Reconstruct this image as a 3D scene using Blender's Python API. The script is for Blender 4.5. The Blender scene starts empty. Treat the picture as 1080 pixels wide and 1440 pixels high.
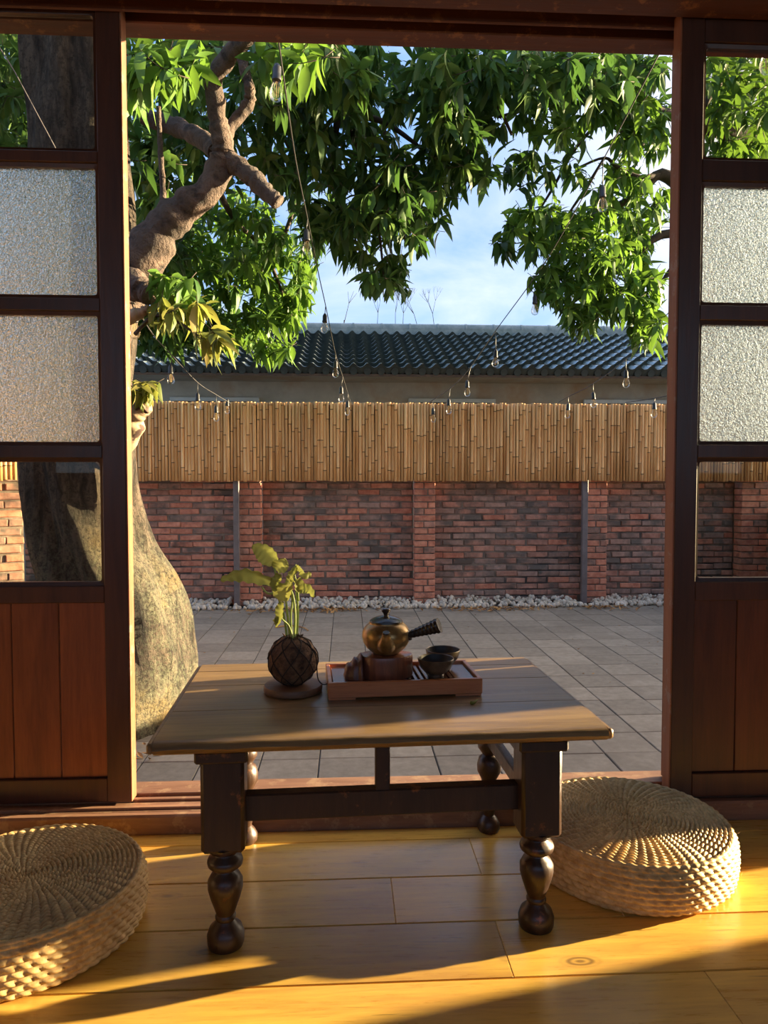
import bpy, bmesh, math, random
from mathutils import Vector, Matrix, Euler, noise
R = math.radians
rnd = random.Random(7)
C = bpy.context.scene.collection
scene = bpy.context.scene

# ------------------------------------------------------------------ camera
CAM = Vector((0, 0, 0.9)); YAW = -3.0; PITCH = 2.29; F = 1000.0
cd = bpy.data.cameras.new('camera'); cam = bpy.data.objects.new('camera', cd); C.objects.link(cam)
cam.location = CAM; cam.rotation_euler = (R(90 - PITCH), 0, R(YAW))
cd.sensor_fit = 'VERTICAL'; cd.sensor_height = 36; cd.lens = 36 * F / 1440; cd.clip_start = 0.02; cd.clip_end = 300
scene.camera = cam
# ------------------------------------------------------------------ sun, sky, exposure
SUN_AZ, SUN_EL = 12.5, 8.8          # from +X towards +Y, low late sun
sd = Vector((math.cos(R(SUN_EL)) * math.cos(R(SUN_AZ)), math.cos(R(SUN_EL)) * math.sin(R(SUN_AZ)), math.sin(R(SUN_EL))))
sl = bpy.data.lights.new('sun', 'SUN'); sl.energy = 24.0; sl.color = (1.0, 0.80, 0.48); sl.angle = R(0.6)
sun = bpy.data.objects.new('sun', sl); C.objects.link(sun); sun.location = (12, 3, 6)
sun.rotation_euler = (-sd).to_track_quat('-Z', 'Y').to_euler()
scene.view_settings.view_transform = 'Standard'; scene.view_settings.look = 'None'
scene.view_settings.gamma = 1; scene.view_settings.use_curve_mapping = False
scene.view_settings.exposure = 0.52
cy = scene.cycles
cy.max_bounces = 10; cy.diffuse_bounces = 5; cy.glossy_bounces = 4; cy.transmission_bounces = 6; cy.transparent_max_bounces = 16
cy.sample_clamp_indirect = 6.0; cy.caustics_reflective = False; cy.caustics_refractive = False; cy.blur_glossy = 0.5
cy.use_denoising = True

class NT:
    def __init__(s, tree): s.t = tree; s.n = tree.nodes; s.l = tree.links
    def new(s, typ, **kw):
        n = s.n.new(typ)
        for k, v in kw.items(): setattr(n, k, v)
        return n
    def set(s, sock, v):
        if isinstance(v, bpy.types.NodeSocket): s.l.new(v, sock)
        else:
            if sock.type == 'RGBA' and len(v) == 3: v = (*v, 1)
            sock.default_value = v
    def math(s, op, a, b=0.0, c=None, clamp=False):
        n = s.new('ShaderNodeMath', operation=op, use_clamp=clamp); s.set(n.inputs[0], a); s.set(n.inputs[1], b)
        if c is not None: s.set(n.inputs[2], c)
        return n.outputs[0]
    def mix(s, f, a, b, blend='MIX'):
        n = s.new('ShaderNodeMix', data_type='RGBA', blend_type=blend)
        s.set(n.inputs[0], f); s.set(n.inputs[6], a); s.set(n.inputs[7], b); return n.outputs[2]
    def ramp(s, f, stops):
        n = s.new('ShaderNodeValToRGB'); s.l.new(f, n.inputs[0]); e = n.color_ramp.elements
        while len(e) < len(stops): e.new(0.5)
        for i, (p, c) in enumerate(stops):
            e[i].position = p; e[i].color = (*c, 1) if len(c) == 3 else c
        return n.outputs[0]
    def mapr(s, v, a, b, c=0.0, d=1.0, smooth=False):
        n = s.new('ShaderNodeMapRange'); n.clamp = True
        if smooth: n.interpolation_type = 'SMOOTHSTEP'
        s.l.new(v, n.inputs[0])
        for i, x in enumerate((a, b, c, d)): n.inputs[i + 1].default_value = x
        return n.outputs[0]
    def coord(s, kind='Object', scale=(1, 1, 1), rot=(0, 0, 0), per_object=0.0):
        tc = s.new('ShaderNodeTexCoord'); m = s.new('ShaderNodeMapping')
        s.l.new(tc.outputs[kind], m.inputs[0]); m.inputs['Scale'].default_value = scale; m.inputs['Rotation'].default_value = rot
        if per_object:
            oi = s.new('ShaderNodeObjectInfo')
            cx = s.new('ShaderNodeCombineXYZ'); v = s.math('MULTIPLY', oi.outputs['Random'], per_object)
            for i in range(3): s.l.new(v, cx.inputs[i])
            s.l.new(cx.outputs[0], m.inputs['Location'])
        return m.outputs[0]
    def noise(s, vec, scale=5, detail=4, rough=0.55, dist=0.0):
        n = s.new('ShaderNodeTexNoise'); s.l.new(vec, n.inputs['Vector'])
        n.inputs['Scale'].default_value = scale; n.inputs['Detail'].default_value = detail
        n.inputs['Roughness'].default_value = rough; n.inputs['Distortion'].default_value = dist
        return n.outputs[0]
    def voro(s, vec, scale=5, feature='F1', out=0):
        n = s.new('ShaderNodeTexVoronoi', feature=feature); s.l.new(vec, n.inputs['Vector']); n.inputs['Scale'].default_value = scale
        return n.outputs[out]
    def bump(s, h, strength=0.3, dist=0.01):
        n = s.new('ShaderNodeBump'); n.inputs['Strength'].default_value = strength; n.inputs['Distance'].default_value = dist
        s.l.new(h, n.inputs['Height']); return n.outputs[0]
    def rand(s): return s.new('ShaderNodeObjectInfo').outputs['Random']

w = bpy.data.worlds.new('world'); scene.world = w; w.use_nodes = True
t = NT(w.node_tree); t.n.clear()
tc = t.new('ShaderNodeTexCoord'); vec = tc.outputs['Generated']
sx = t.new('ShaderNodeSeparateXYZ'); t.l.new(vec, sx.inputs[0])
el = t.mapr(sx.outputs[2], -0.02, 1.0)
base = t.ramp(el, [(0.0, (0.66, 0.80, 0.92)), (0.12, (0.36, 0.58, 0.90)), (0.35, (0.22, 0.42, 0.82)), (1.0, (0.24, 0.42, 0.78))])
mp = t.new('ShaderNodeMapping'); t.l.new(vec, mp.inputs[0]); mp.inputs['Scale'].default_value = (1.0, 1.0, 2.6)
cl = t.noise(mp.outputs[0], 2.6, 7, 0.58, 0.4)
clf = t.mapr(cl, 0.42, 0.72, 0, 0.6)
skyc = t.mix(clf, base, (0.92, 0.93, 0.94))
dp = t.new('ShaderNodeVectorMath', operation='DOT_PRODUCT'); t.l.new(vec, dp.inputs[0]); dp.inputs[1].default_value = sd
glow = t.math('POWER', t.math('MAXIMUM', dp.outputs['Value'], 0.0), 6.0)
skyc = t.mix(glow, skyc, (7.5, 5.8, 3.8))
bg = t.new('ShaderNodeBackground'); t.l.new(skyc, bg.inputs[0]); bg.inputs[1].default_value = 1.0
wo = t.new('ShaderNodeOutputWorld'); t.l.new(bg.outputs[0], wo.inputs[0])

# ------------------------------------------------------------------ materials
def mat(name, rough=0.6, **kw):
    m = bpy.data.materials.new(name); m.use_nodes = True; t = NT(m.node_tree)
    p = t.n['Principled BSDF']; p.inputs['Roughness'].default_value = rough
    for k, v in kw.items(): p.inputs[k.replace('_', ' ')].default_value = v
    return m, t, p

def wood(name, dark, light, axis=0, scale=1.0, rough=0.45, coat=0.0, bump=0.25, stretch=9.0, wear=None, vary=0.3, knots=False, spec=0.5):
    m, t, p = mat(name, rough)
    sc = [stretch] * 3; sc[axis] = 1.0
    v = t.coord('Object', [s * scale for s in sc], per_object=37.0)
    n1 = t.noise(v, 2.2, 6, 0.62, 0.5); n2 = t.noise(v, 11, 5, 0.7)
    f = t.math('ADD', t.math('MULTIPLY', n1, 0.65), t.math('MULTIPLY', n2, 0.35))
    col = t.ramp(f, [(0.32, dark), (0.68, light)])
    if vary:
        r = t.mapr(t.rand(), 0, 1, 1 - vary, 1 + vary * 0.4)
        g = t.new('ShaderNodeCombineColor')
        for i in range(3): t.l.new(r, g.inputs[i])
        col = t.mix(1.0, col, g.outputs[0], 'MULTIPLY')
    if knots:
        v2 = t.coord('Object', (2.0, 4.6, 1), per_object=11.0)
        d = t.voro(v2, 1.3)
        k = t.mapr(d, 0.055, 0.13, 1, 0, True)
        rings = t.math('SINE', t.math('MULTIPLY', d, 130.0))
        col = t.mix(t.math('MULTIPLY', k, t.mapr(rings, -1, 1, 0.25, 0.8)), col, [c * 0.28 for c in dark])
        for rz_, sc_ in ((0.5, 3.0), (1.9, 2.2)):      # fine scratches and scuffs
            v4 = t.coord('Object', (2.0, 60, 1), (0, 0, rz_), 23.0); m4 = t.coord('Object', (1, 1, 1), (0, 0, 0), 7.0)
            sc4 = t.math('MULTIPLY', t.mapr(t.noise(v4, sc_, 3, 0.6), 0.66, 0.70, 0, 1), t.mapr(t.noise(m4, 5, 3, 0.5), 0.55, 0.62, 0, 0.75))
            col = t.mix(sc4, col, [c * 0.35 for c in dark])
    if wear:
        v3 = t.coord('Object', (3, 3, 3), per_object=5.0)
        wf = t.mapr(t.noise(v3, 6, 6, 0.7), wear[1], wear[1] + 0.08, 0, wear[2])
        col = t.mix(wf, col, wear[0])
    t.l.new(col, p.inputs['Base Color'])
    p.inputs['Coat Weight'].default_value = coat; p.inputs['Coat Roughness'].default_value = 0.22
    p.inputs['Specular IOR Level'].default_value = spec
    t.set(p.inputs['Roughness'], t.mapr(n2, 0.3, 0.7, rough * 0.8, rough * 1.25))
    if bump: t.set(p.inputs['Normal'], t.bump(f, bump, 0.004))
    return m

def rough_mat(name, c1, c2, scale=8, rough=0.85, bump=0.5, dist=0.01, c3=None, s3=2.5, obj=0.0, lo=0.35, hi=0.65, t3=(0.5, 0.62), metal=0.0, detail=6):
    m, t, p = mat(name, rough); v = t.coord('Object', per_object=obj)
    n = t.noise(v, scale, detail, 0.65)
    col = t.ramp(n, [(lo, c1), (hi, c2)])
    if c3 is not None:
        col = t.mix(t.mapr(t.noise(v, s3, 5, 0.6), t3[0], t3[1]), col, c3)
    if obj:
        r = t.mapr(t.rand(), 0, 1, 0.78, 1.12); g = t.new('ShaderNodeCombineColor')
        for i in range(3): t.l.new(r, g.inputs[i])
        col = t.mix(1.0, col, g.outputs[0], 'MULTIPLY')
    t.l.new(col, p.inputs['Base Color']); t.set(p.inputs['Normal'], t.bump(n, bump, dist)); p.inputs['Metallic'].default_value = metal
    return m

M = {}
M['floor'] = wood('oiled pine boards', (0.56, 0.28, 0.055), (0.90, 0.56, 0.10), 0, 1.0, 0.30, 0.35, 0.12, 12, None, 0.22, True)
M['door'] = wood('dark red door wood', (0.045, 0.014, 0.008), (0.10, 0.032, 0.014), 2, 1.0, 0.42, 0.15, 0.3, 12)
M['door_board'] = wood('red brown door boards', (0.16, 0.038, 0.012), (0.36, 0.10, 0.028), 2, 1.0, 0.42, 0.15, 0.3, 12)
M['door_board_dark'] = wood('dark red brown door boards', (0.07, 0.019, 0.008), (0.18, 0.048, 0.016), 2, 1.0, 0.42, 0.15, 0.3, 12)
M['door_edge'] = wood('worn orange door edge', (0.20, 0.062, 0.026), (0.32, 0.12, 0.05), 2, 1.0, 0.5, 0.0, 0.3, 12, ((0.34, 0.25, 0.19), 0.56, 0.5))
M['lintel'] = wood('red lintel wood', (0.09, 0.030, 0.020), (0.19, 0.065, 0.035), 0, 1.0, 0.55, 0, 0.4, 12, ((0.36, 0.15, 0.05), 0.56, 0.7))
M['sill'] = wood('worn sill wood', (0.17, 0.075, 0.04), (0.36, 0.19, 0.11), 0, 1.0, 0.55, 0, 0.5, 10, ((0.42, 0.27, 0.15), 0.54, 0.5))
M['table'] = wood('dark walnut table top', (0.15, 0.084, 0.034), (0.38, 0.235, 0.095), 0, 1.2, 0.36, 0.2, 0.3, 11, ((0.32, 0.20, 0.09), 0.60, 0.5), 0.12)
M['leg'] = wood('old turned leg wood', (0.022, 0.010, 0.006), (0.06, 0.027, 0.013), 2, 1.4, 0.40, 0.15, 0.3, 8, ((0.26, 0.09, 0.025), 0.60, 0.8), 0.1)
M['tray'] = wood('tray red wood', (0.40, 0.125, 0.042), (0.62, 0.22, 0.07), 0, 2.5, 0.32, 0.4, 0.15, 14, None, 0.05)
M['trayin'] = wood('tray inner dark wood', (0.10, 0.04, 0.02), (0.20, 0.08, 0.035), 0, 2.5, 0.22, 0.6, 0.1, 14, None, 0.05)
M['block'] = wood('stand block wood', (0.10, 0.030, 0.018), (0.27, 0.085, 0.04), 2, 5, 0.35, 0.4, 0.3, 9, None, 0.0)
M['ragged'] = wood('ragged bark wood', (0.05, 0.016, 0.009), (0.24, 0.07, 0.032), 2, 6, 0.45, 0.3, 0.8, 6, None, 0.0)
M['coaster'] = wood('plant disc wood', (0.13, 0.06, 0.03), (0.24, 0.12, 0.06), 0, 4, 0.5, 0, 0.2, 9, None, 0.0)
M['wallin'] = rough_mat('interior plaster', (0.30, 0.21, 0.13), (0.36, 0.26, 0.17), 6, 0.9, 0.2)
M['ceiling'] = wood('ceiling boards', (0.12, 0.06, 0.03), (0.2, 0.1, 0.05), 0, 1, 0.6)
M['paver'] = rough_mat('grey concrete paver', (0.25, 0.215, 0.17), (0.33, 0.285, 0.23), 22, 0.85, 0.35, 0.003, (0.20, 0.17, 0.135), 1.6, 9.0, t3=(0.52, 0.75))
M['bedding'] = rough_mat('dark joint bedding', (0.035, 0.03, 0.025), (0.07, 0.06, 0.045), 20)
M['mortar'] = rough_mat('grimy mortar', (0.14, 0.105, 0.08), (0.30, 0.235, 0.185), 9, 0.95, 0.9, 0.01, (0.05, 0.045, 0.042), 1.5)
M['brick_red'] = rough_mat('red brick', (0.50, 0.17, 0.105), (0.74, 0.33, 0.21), 14, 0.9, 0.8, 0.008, (0.20, 0.11, 0.08), 6, 13.0, t3=(0.56, 0.72))
M['brick_old'] = rough_mat('weathered brick', (0.38, 0.18, 0.125), (0.62, 0.32, 0.23), 12, 0.92, 0.8, 0.008, (0.16, 0.12, 0.098), 4, 13.0, t3=(0.46, 0.62))
M['brick_grey'] = rough_mat('sooty brick', (0.32, 0.20, 0.155), (0.50, 0.32, 0.25), 12, 0.92, 0.8, 0.008, (0.16, 0.135, 0.115), 4, 13.0, t3=(0.44, 0.6))
M['pebble'] = rough_mat('white pebbles', (0.42, 0.36, 0.28), (0.74, 0.66, 0.55), 5, 0.7, 0.2)
M['dryleaf'] = rough_mat('dry leaves', (0.22, 0.10, 0.04), (0.60, 0.34, 0.12), 9, 0.8, 0.2)
M['steel'] = rough_mat('grey steel post', (0.13, 0.11, 0.11), (0.22, 0.19, 0.19), 6, 0.5, 0.1, metal=0.2)
M['render'] = rough_mat('grey house render', (0.30, 0.31, 0.28), (0.42, 0.42, 0.38), 2.5, 0.9, 0.2, 0.01, (0.33, 0.27, 0.20), 1.2)
M['frame'] = rough_mat('window frame grey', (0.42, 0.47, 0.48), (0.5, 0.55, 0.56), 6, 0.4, 0.0)
M['black'] = rough_mat('black rubber', (0.012, 0.012, 0.014), (0.03, 0.03, 0.03), 10, 0.45, 0.1)
M['cable'] = rough_mat('dark cable', (0.03, 0.028, 0.026), (0.06, 0.055, 0.05), 10, 0.5, 0.0)
M['ball'] = rough_mat('moss ball fibre', (0.05, 0.024, 0.012), (0.24, 0.12, 0.06), 55, 0.9, 1.0, 0.015, (0.30, 0.17, 0.08), 14, t3=(0.5, 0.7))
M['twine'] = rough_mat('black twine', (0.02, 0.012, 0.008), (0.05, 0.028, 0.016), 30, 0.8, 0.3)
M['stem'] = rough_mat('plant stem', (0.24, 0.32, 0.07), (0.40, 0.48, 0.14), 20, 0.5, 0.1)
M['twig'] = rough_mat('thin branch bark', (0.03, 0.02, 0.014), (0.08, 0.05, 0.035), 14, 0.85, 0.5)
M['limb'] = rough_mat('limb bark', (0.035, 0.024, 0.019), (0.19, 0.125, 0.092), 16, 0.9, 1.0, 0.05, (0.09, 0.065, 0.05), 4)
M['cut'] = rough_mat('cut pale wood', (0.24, 0.16, 0.09), (0.38, 0.28, 0.17), 14, 0.85, 0.7, 0.01, (0.06, 0.03, 0.02), 9, t3=(0.55, 0.6))

# tree bark: stretched ridges with pale lichen low on the trunk
m, t, p = mat('mango bark', 0.92); v = t.coord('Object', (1, 1, 0.22)); v1 = t.coord('Object')
r1 = t.noise(v, 22, 7, 0.65, 0.6); r2 = t.noise(v1, 70, 5, 0.7); r3 = t.noise(v1, 3.5, 5, 0.6)
colr = t.ramp(r1, [(0.38, (0.025, 0.017, 0.012)), (0.62, (0.19, 0.138, 0.098))])
sxyz = t.new('ShaderNodeSeparateXYZ'); t.l.new(v1, sxyz.inputs[0])
low = t.mapr(sxyz.outputs[2], 1.35, 0.55, 0, 1, True)
lich = t.mapr(t.math('ADD', t.math('MULTIPLY', r2, 0.7), t.math('MULTIPLY', r3, 0.5)), 0.52, 0.68)
lc = t.ramp(r3, [(0.38, (0.12, 0.14, 0.075)), (0.52, (0.25, 0.25, 0.155)), (0.66, (0.30, 0.21, 0.08))])
colr = t.mix(t.math('MULTIPLY', lich, t.math('MULTIPLY', low, 0.85)), colr, lc)
spk = t.noise(v1, 42, 6, 0.8)
colr = t.mix(t.mapr(spk, 0.50, 0.40, 0, 0.8), colr, (0.03, 0.025, 0.015))
t.l.new(colr, p.inputs['Base Color']); hh = t.math('ADD', t.math('MULTIPLY', r1, 0.8), t.math('MULTIPLY', spk, 0.7))
t.set(p.inputs['Normal'], t.bump(hh, 1.0, 0.06)); M['bark'] = m

# roof tile: glazed dark green grey
m, t, p = mat('glazed roof tile', 0.3); v = t.coord('Object', per_object=9.0)
n = t.noise(v, 7, 5, 0.6)
t.l.new(t.ramp(n, [(0.35, (0.12, 0.155, 0.14)), (0.7, (0.24, 0.27, 0.245))]), p.inputs['Base Color'])
t.set(p.inputs['Roughness'], t.mapr(n, 0.3, 0.7, 0.18, 0.34)); p.inputs['Coat Weight'].default_value = 0.6; p.inputs['Coat Roughness'].default_value = 0.2
M['tile'] = m
M['lip'] = rough_mat('painted tile edge shade', (0.012, 0.020, 0.018), (0.03, 0.042, 0.038), 12, 0.6, 0.1)  # tile lips: their shade is painted in as a dark colour
# bamboo
def bamboo(name, a, b):
    m, t, p = mat(name, 0.55); v = t.coord('Object', (14, 14, 1.2), per_object=41.0)
    n = t.noise(v, 2.5, 5, 0.6); c = t.ramp(n, [(0.3, a), (0.7, b)])
    r = t.ramp(t.rand(), [(0, (0.62, 0.56, 0.50)), (0.5, (0.95, 0.93, 0.9)), (1, (1.12, 1.15, 1.2))])
    t.l.new(t.mix(1.0, c, r, 'MULTIPLY'), p.inputs['Base Color']); t.set(p.inputs['Normal'], t.bump(n, 0.2, 0.002)); return m
M['bamboo'] = bamboo('bamboo cane', (0.72, 0.37, 0.13), (0.94, 0.58, 0.26))
M['node'] = rough_mat('bamboo node', (0.10, 0.05, 0.02), (0.18, 0.09, 0.04), 20, 0.7, 0.0)
M['backing'] = rough_mat('dark brown backing', (0.05, 0.03, 0.018), (0.09, 0.055, 0.03), 10)
# straw
m, t, p = mat('woven straw', 0.55); v = t.coord('Object')
n = t.noise(v, 60, 4, 0.6); n2 = t.noise(v, 7, 3, 0.5)
c = t.ramp(n, [(0.3, (0.46, 0.27, 0.085)), (0.7, (0.84, 0.59, 0.25))]); c = t.mix(t.mapr(n2, 0.45, 0.7, 0, 0.4), c, (0.36, 0.22, 0.09))
t.l.new(c, p.inputs['Base Color']); t.set(p.inputs['Normal'], t.bump(n, 0.3, 0.002)); M['straw'] = m

# leaves
def leafmat(name, stops, trans, rough=0.5, tf=0.4):
    m, t, p = mat(name, rough, Specular_IOR_Level=0.3); a = t.new('ShaderNodeAttribute', attribute_name='tint'); oi = t.rand()
    f = t.math('FRACT', t.math('ADD', a.outputs['Fac'], oi))
    c = t.ramp(f, stops); t.l.new(c, p.inputs['Base Color'])
    tr = t.new('ShaderNodeBsdfTranslucent'); t.l.new(t.mix(0.6, c, trans), tr.inputs[0])
    mx = t.new('ShaderNodeMixShader'); mx.inputs[0].default_value = tf
    t.l.new(p.outputs[0], mx.inputs[1]); t.l.new(tr.outputs[0], mx.inputs[2]); t.l.new(mx.outputs[0], t.n['Material Output'].inputs[0])
    return m
G = [(0, (0.030, 0.075, 0.018)), (0.35, (0.055, 0.13, 0.022)), (0.7, (0.09, 0.19, 0.03)), (1, (0.15, 0.24, 0.045))]
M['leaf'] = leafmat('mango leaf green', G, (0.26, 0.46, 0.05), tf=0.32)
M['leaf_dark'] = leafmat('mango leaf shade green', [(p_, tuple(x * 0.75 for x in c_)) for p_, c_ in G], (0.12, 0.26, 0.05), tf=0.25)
M['leaf_yellow'] = leafmat('young mango leaf', [(0, (0.09, 0.13, 0.03)), (0.5, (0.17, 0.19, 0.045)), (1, (0.26, 0.20, 0.06))], (0.36, 0.38, 0.06))
M['plant_leaf'] = leafmat('house plant leaf', [(0, (0.24, 0.28, 0.07)), (1, (0.38, 0.37, 0.11))], (0.52, 0.50, 0.12), 0.4, 0.42)

# glass
def clear_glass(name, tint, gloss=0.02):
    m = bpy.data.materials.new(name); m.use_nodes = True; t = NT(m.node_tree); t.n.remove(t.n['Principled BSDF'])
    tr = t.new('ShaderNodeBsdfTransparent'); tr.inputs[0].default_value = (*tint, 1)
    gl = t.new('ShaderNodeBsdfGlossy'); gl.inputs['Roughness'].default_value = gloss
    lw = t.new('ShaderNodeFresnel'); lw.inputs[0].default_value = 1.5
    mx = t.new('ShaderNodeMixShader'); t.l.new(t.math('MULTIPLY', lw.outputs[0], 0.45), mx.inputs[0]); t.l.new(tr.outputs[0], mx.inputs[1]); t.l.new(gl.outputs[0], mx.inputs[2])
    t.l.new(mx.outputs[0], t.n['Material Output'].inputs[0]); return m
M['clear'] = clear_glass('clear pane', (0.80, 0.80, 0.76))
M['bulb'] = clear_glass('bulb glass', (0.96, 0.95, 0.92), 0.05)
m, t, p = mat('obscured glass', 0.24); v = t.coord('Object')
d1 = t.noise(v, 230, 2, 0.5); d2 = t.noise(v, 90, 2, 0.5)
p.inputs['Transmission Weight'].default_value = 1.0; p.inputs['IOR'].default_value = 1.45; p.inputs['Base Color'].default_value = (0.70, 0.80, 0.80, 1)
t.set(p.inputs['Normal'], t.bump(t.math('ADD', d1, d2), 1.0, 0.005))
tl = t.new('ShaderNodeBsdfTranslucent'); tl.inputs[0].default_value = (0.85, 0.88, 0.86, 1)
nb = t.bump(t.math('ADD', d1, d2), 1.0, 0.005); t.l.new(nb, tl.inputs['Normal'])
mx = t.new('ShaderNodeMixShader'); mx.inputs[0].default_value = 0.02
t.l.new(p.outputs[0], mx.inputs[1]); t.l.new(tl.outputs[0], mx.inputs[2]); t.l.new(mx.outputs[0], t.n['Material Output'].inputs[0])
M['frost'] = m
# ceramics
m, t, p = mat('raku teapot glaze', 0.3); v = t.coord('Object')
n = t.noise(v, 18, 5, 0.6); s_ = t.new('ShaderNodeSeparateXYZ'); t.l.new(v, s_.inputs[0])
t.l.new(t.ramp(n, [(0.35, (0.20, 0.11, 0.03)), (0.55, (0.40, 0.25, 0.09)), (0.7, (0.52, 0.38, 0.18))]), p.inputs['Base Color'])
p.inputs['Metallic'].default_value = 0.55; t.set(p.inputs['Normal'], t.bump(n, 0.25, 0.003)); M['pot'] = m
M['potdark'] = rough_mat('black glaze', (0.018, 0.014, 0.012), (0.05, 0.035, 0.025), 20, 0.22, 0.15)
M['cup'] = rough_mat('brown cup glaze', (0.055, 0.038, 0.026), (0.16, 0.115, 0.075), 24, 0.3, 0.2, metal=0.2)
M['cupin'] = rough_mat('cup inner glaze', (0.006, 0.0045, 0.0035), (0.014, 0.010, 0.008), 24, 0.55, 0.1)
M['filament'] = rough_mat('filament', (0.5, 0.35, 0.15), (0.8, 0.6, 0.3), 24, 0.3, 0.0)

# ------------------------------------------------------------------ mesh helpers
class MB:
    def __init__(s): s.v = []; s.f = []; s.mi = []
    def add(s, vs, fs, mi=0):
        o = len(s.v); s.v += [tuple(x) for x in vs]; s.f += [tuple(i + o for i in f) for f in fs]; s.mi += [mi] * len(fs); return s
    def box(s, x0, x1, y0, y1, z0, z1, b=0.0, mi=0):
        if b <= 0:
            vs = [(x, y, z) for z in (z0, z1) for y in (y0, y1) for x in (x0, x1)]
            return s.add(vs, [(0, 2, 3, 1), (4, 5, 7, 6), (0, 1, 5, 4), (2, 6, 7, 3), (0, 4, 6, 2), (1, 3, 7, 5)], mi)
        X, Y, Z = (x0, x1), (y0, y1), (z0, z1); vs = []; idx = {}
        for i in (0, 1):
            for j in (0, 1):
                for k in (0, 1):
                    sx_, sy_, sz_ = (b, -b)[i], (b, -b)[j], (b, -b)[k]
                    for a, q in enumerate(((X[i], Y[j] + sy_, Z[k] + sz_), (X[i] + sx_, Y[j], Z[k] + sz_), (X[i] + sx_, Y[j] + sy_, Z[k]))):
                        idx[(i, j, k, a)] = len(vs); vs.append(q)
        I = idx; fs = []
        for i in (0, 1): fs.append([I[(i, 0, 0, 0)], I[(i, 1, 0, 0)], I[(i, 1, 1, 0)], I[(i, 0, 1, 0)]][::(1 if i else -1)])
        for j in (0, 1): fs.append([I[(0, j, 0, 1)], I[(1, j, 0, 1)], I[(1, j, 1, 1)], I[(0, j, 1, 1)]][::(-1 if j else 1)])
        for k in (0, 1): fs.append([I[(0, 0, k, 2)], I[(1, 0, k, 2)], I[(1, 1, k, 2)], I[(0, 1, k, 2)]][::(1 if k else -1)])
        for i in (0, 1):
            for j in (0, 1):
                fs.append([I[(i, j, 0, 0)], I[(i, j, 0, 1)], I[(i, j, 1, 1)], I[(i, j, 1, 0)]])
        for i in (0, 1):
            for k in (0, 1): fs.append([I[(i, 0, k, 0)], I[(i, 0, k, 2)], I[(i, 1, k, 2)], I[(i, 1, k, 0)]])
        for j in (0, 1):
            for k in (0, 1): fs.append([I[(0, j, k, 1)], I[(0, j, k, 2)], I[(1, j, k, 2)], I[(1, j, k, 1)]])
        for i in (0, 1):
            for j in (0, 1):
                for k in (0, 1): fs.append([I[(i, j, k, 0)], I[(i, j, k, 1)], I[(i, j, k, 2)]])
        return s.add(vs, fs, mi)
    def lathe(s, prof, n=32, c=(0, 0, 0), mi=0, cap=True):
        vs = []; fs = []
        for r, z in prof:
            for k in range(n):
                a = 2 * math.pi * k / n; vs.append((c[0] + r * math.cos(a), c[1] + r * math.sin(a), c[2] + z))
        for i in range(len(prof) - 1):
            for k in range(n):
                k2 = (k + 1) % n; fs.append((i * n + k, i * n + k2, (i + 1) * n + k2, (i + 1) * n + k))
        if cap: fs.append(tuple(range(n))[::-1]); fs.append(tuple((len(prof) - 1) * n + k for k in range(n)))
        return s.add(vs, fs, mi)
    def tube(s, pts, rad, n=8, mi=0, cap=True, wob=0.0, seed=0.0):
        pts = [Vector(p) for p in pts]
        if not hasattr(rad, '__len__'): rad = [rad] * len(pts)
        up = None; vs = []; fs = []
        for i, p in enumerate(pts):
            d = (pts[min(i + 1, len(pts) - 1)] - pts[max(i - 1, 0)]).normalized()
            if up is None: up = d.orthogonal().normalized()
            up = (up - d * up.dot(d)).normalized(); sd_ = d.cross(up)
            for k in range(n):
                a = 2 * math.pi * k / n; q = up * math.cos(a) + sd_ * math.sin(a)
                r = rad[i]
                if wob: r *= 1 + wob * noise.noise((p + q * rad[i]) * (0.38 / max(rad[i], 0.01)) + Vector((seed, 0, 0)))
                vs.append(p + q * r)
        for i in range(len(pts) - 1):
            for k in range(n):
                k2 = (k + 1) % n; fs.append((i * n + k, i * n + k2, (i + 1) * n + k2, (i + 1) * n + k))
        if cap: fs.append(tuple(range(n))[::-1]); fs.append(tuple((len(pts) - 1) * n + k for k in range(n)))
        return s.add(vs, fs, mi)
    def mesh(s, name, mats, smooth=False):
        me = bpy.data.meshes.new(name); me.from_pydata(s.v, [], s.f); me.update()
        for m in (mats if isinstance(mats, (list, tuple)) else [mats]): me.materials.append(m)
        if len(me.materials) > 1: me.polygons.foreach_set('material_index', s.mi)
        if len(me.polygons) < 3000:
            b_ = bmesh.new(); b_.from_mesh(me); bmesh.ops.recalc_face_normals(b_, faces=b_.faces); b_.to_mesh(me); b_.free()
        if smooth:
            me.polygons.foreach_set('use_smooth', [True] * len(me.polygons))
            if smooth != 'all': me.set_sharp_from_angle(angle=R(40))
        return me
    def obj(s, name, mats, parent=None, smooth=False, loc=(0, 0, 0), rot=(0, 0, 0)):
        return inst(name, s.mesh(name, mats, smooth), parent, loc, rot)

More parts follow.
